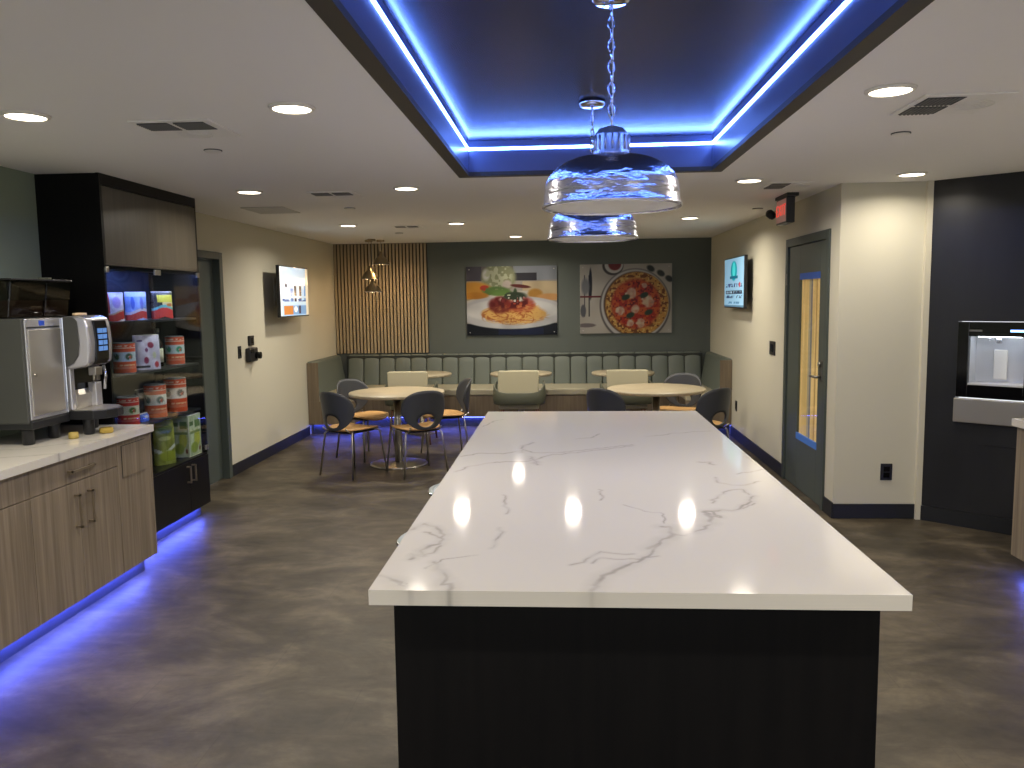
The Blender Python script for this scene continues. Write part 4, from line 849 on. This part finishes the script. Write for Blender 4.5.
# ------------------------------------------------------------------ shell chairs
def shell_chair():
    t=thing('dining_chair','',None,(0,0,0),world=0)
    # seat: rounded plywood with waterfall front
    vs=[];fs=[];N=28;Rn=7
    def out(a):
        ex_=2.8; c,s_=cos(a),sin(a); return (.215*abs(c)**(2/ex_)*(1 if c>0 else -1),.215*abs(s_)**(2/ex_)*(1 if s_>0 else -1)+.02)
    vs.append((0,.02,.445))
    for r in range(1,Rn+1):
        q=r/Rn
        for k in range(N):
            x,y=out(2*pi*k/N); x*=q;yy=.02+(y-.02)*q; z=.445+.012*(abs(x)/.2)**2-(.03*max(0,(yy-.14)/.1)**2); vs.append((x,yy,z))
    for k in range(N): fs.append((0,1+k,1+(k+1)%N))
    for r in range(Rn-1):
        for k in range(N): a=1+r*N+k;b=1+r*N+(k+1)%N; fs.append((a,a+N,b+N,b))
    MB().add(vs,fs,True).build('seat',M_ply,t,solid=.014)
    # back shell: ring topology around the handle opening, wrapped on an arc
    M_=56; T=8; vs=[];fs=[]
    Rr=.27
    for k in range(M_):
        a=2*pi*k/M_; c,s_=cos(a),sin(a)
        hx_,hz_=.088*c,.535+.062*s_
        e=3.1; ox=abs(c)**(2/e)*(1 if c>0 else -1); oz=abs(s_)**(2/e)*(1 if s_>0 else -1)
        OZ=.655+oz*(.165 if oz>0 else .205); hw=.262 if OZ>.62 else .262-.10*((.62-OZ)/.17)**1.1
        OX=ox*hw; OZ-= .035*(abs(OX)/.25)**2 if oz>0 else 0
        for j in range(T+1):
            q=j/T; A=hx_+(OX-hx_)*q; Z=hz_+(OZ-hz_)*q
            th=A/Rr; rr=Rr; back=-.235+.0 ; lean=-.05*((Z-.45)/.37)
            vs.append((rr*sin(th)*.98, back+lean+(rr-rr*cos(th))*.85, Z))
    W=T+1
    for k in range(M_):
        l=(k+1)%M_
        for j in range(T): fs.append((k*W+j,l*W+j,l*W+j+1,k*W+j+1))
    MB().add(vs,fs,True).build('back_shell',M_shell,t,solid=.012)
    B(-.15,-.16,.414,.15,.17,.428).build('seat_frame',M_dark,t,bevel=.004)
    for sx_ in (-1,1):
        MB().tube([(sx_*.155,-.225,.47),(sx_*.155,-.17,.43),(sx_*.12,-.1,.425)],.008).build('back_bracket',M_steel2,t)
        for sy in (-1,1):
            MB().tube([(sx_*.10,sy*.10+.01,.425),(sx_*.165,sy*.165+.01,.425),(sx_*.183,sy*.183+.01,.405),(sx_*.225,sy*.225+.01,.0)],.0095).build('leg',M_steel2,t)
    return t
def up_chair():
    t=thing('upholstered_chair','',None,(0,0,0),world=0)
    B(-.23,-.20,.40,.23,.26,.47).build('seat',M_uph,t,bevel=.025,seg=3)
    MB().prism([(-.215,.56),(.215,.56),(.225,.62),(.232,.835),(.215,.85),(-.215,.85),(-.232,.835),(-.225,.62)],-.265,-.215,'y').build('back_cushion',M_uph,t,bevel=.015,seg=3)
    vs=[];fs=[];K=24
    for i in range(K+1):
        a=-pi*.62+i/K*pi*1.24; x=.295*abs(sin(a))**.6*(1 if a>0 else -1); y=-.03-.27*abs(cos(a))**.6*(1 if cos(a)>0 else -1); 
        up=abs(sin(a*.8))**3*.10
        for (dr_,z) in ((1,.46-.0),(1.03,.53),(1.0,.60+up),(.93,.60+up),(.93,.47)): vs.append((x*dr_,-.03+(y+.03)*dr_,z))
    for i in range(K):
        for j in range(5): l=(j+1)%5; fs.append((i*5+j,i*5+l,(i+1)*5+l,(i+1)*5+j))
    fs.append((0,1,2,3,4)); fs.append(tuple(K*5+j for j in range(5))[::-1])
    MB().add(vs,fs,True).build('wrap_back',M_uphd,t,bevel=.006)
    for sx_ in (-1,1):
        for sy in (-1,1): MB().tube([(sx_*.20,sy*.19+.02,.40),(sx_*.24,sy*.235+.02,.0)],[.016,.010]).build('leg',mat('chair_leg_walnut',(110,74,58),.5) if 'chair_leg_walnut' not in MATS else MATS['chair_leg_walnut'],t)
    return t
def place(t,x,y,face,label,cat,grp):
    t.location=(x,y,0.001); t.rotation_euler=(0,0,math.atan2(face[1],face[0])-pi/2); t['label']=label; t['category']=cat; t['group']=grp
G1='charcoal shell chairs at the round tables'
c0=shell_chair(); first=True
for x,y,f_,l in ((-2.04,7.56,(.52,.85),'charcoal shell chair at the front left of the left round table'),
               (-1.42,7.60,(-.55,.83),'charcoal shell chair at the front right of the left round table'),
               (-2.12,8.40,(.78,-.55),'charcoal shell chair behind the left round table, on its bench arm side'),
               (-1.27,8.46,(-.95,-.30),'charcoal shell chair behind the left round table, on the island side'),
               (.49,7.70,(.62,.78),'charcoal shell chair at the front left of the right round table'),
               (1.27,7.66,(-.60,.80),'charcoal shell chair at the front right of the right round table'),
               (1.20,8.72,(-.45,-.89),'charcoal shell chair behind the right round table')):
    c=c0 if first else copy_tree(c0); first=False; place(c,x,y,f_,l,'chair',G1)
G2='beige upholstered chairs facing the bench'
u0=up_chair(); first=True
for x,l in ((-1.78,'beige upholstered chair facing the small table below the slatted wall'),(-.52,'beige upholstered chair facing the table below the spaghetti print'),(.70,'beige upholstered chair facing the table below the pizza print')):
    c=u0 if first else copy_tree(u0); first=False; place(c,x,9.30,(0,1),l,'chair',G2)

# ------------------------------------------------------------------ world, camera, view
wd=bpy.data.worlds.new('world'); S.world=wd; wd.use_nodes=True; bg=wd.node_tree.nodes['Background']; bg.inputs[0].default_value=(.93,.96,1.,1); bg.inputs[1].default_value=WSTR
cam=bpy.data.cameras.new('camera'); co=bpy.data.objects.new('camera',cam); COL.objects.link(co); S.camera=co
cam.sensor_width=36.; cam.lens=809.2/1024*36.; cam.clip_start=.05
yaw,pitch,rl=radians(3.7388),radians(5.974),radians(.787)
F=Vector((-sin(yaw)*cos(pitch),cos(yaw)*cos(pitch),-sin(pitch))); X=Vector((cos(yaw),sin(yaw),0)); U=X.cross(F)
X2=X*cos(rl)-U*sin(rl); U2=U*cos(rl)+X*sin(rl)
m=Matrix((X2,U2,-F)).transposed().to_4x4(); m.translation=(0,0,H); co.matrix_world=m
for o in bpy.data.objects:
    if '_w' in o: del o['_w']
vs=S.view_settings; S.display_settings.display_device='sRGB'; vs.view_transform='Standard'; vs.look='None'; vs.gamma=1.; vs.use_curve_mapping=False; vs.exposure=.41
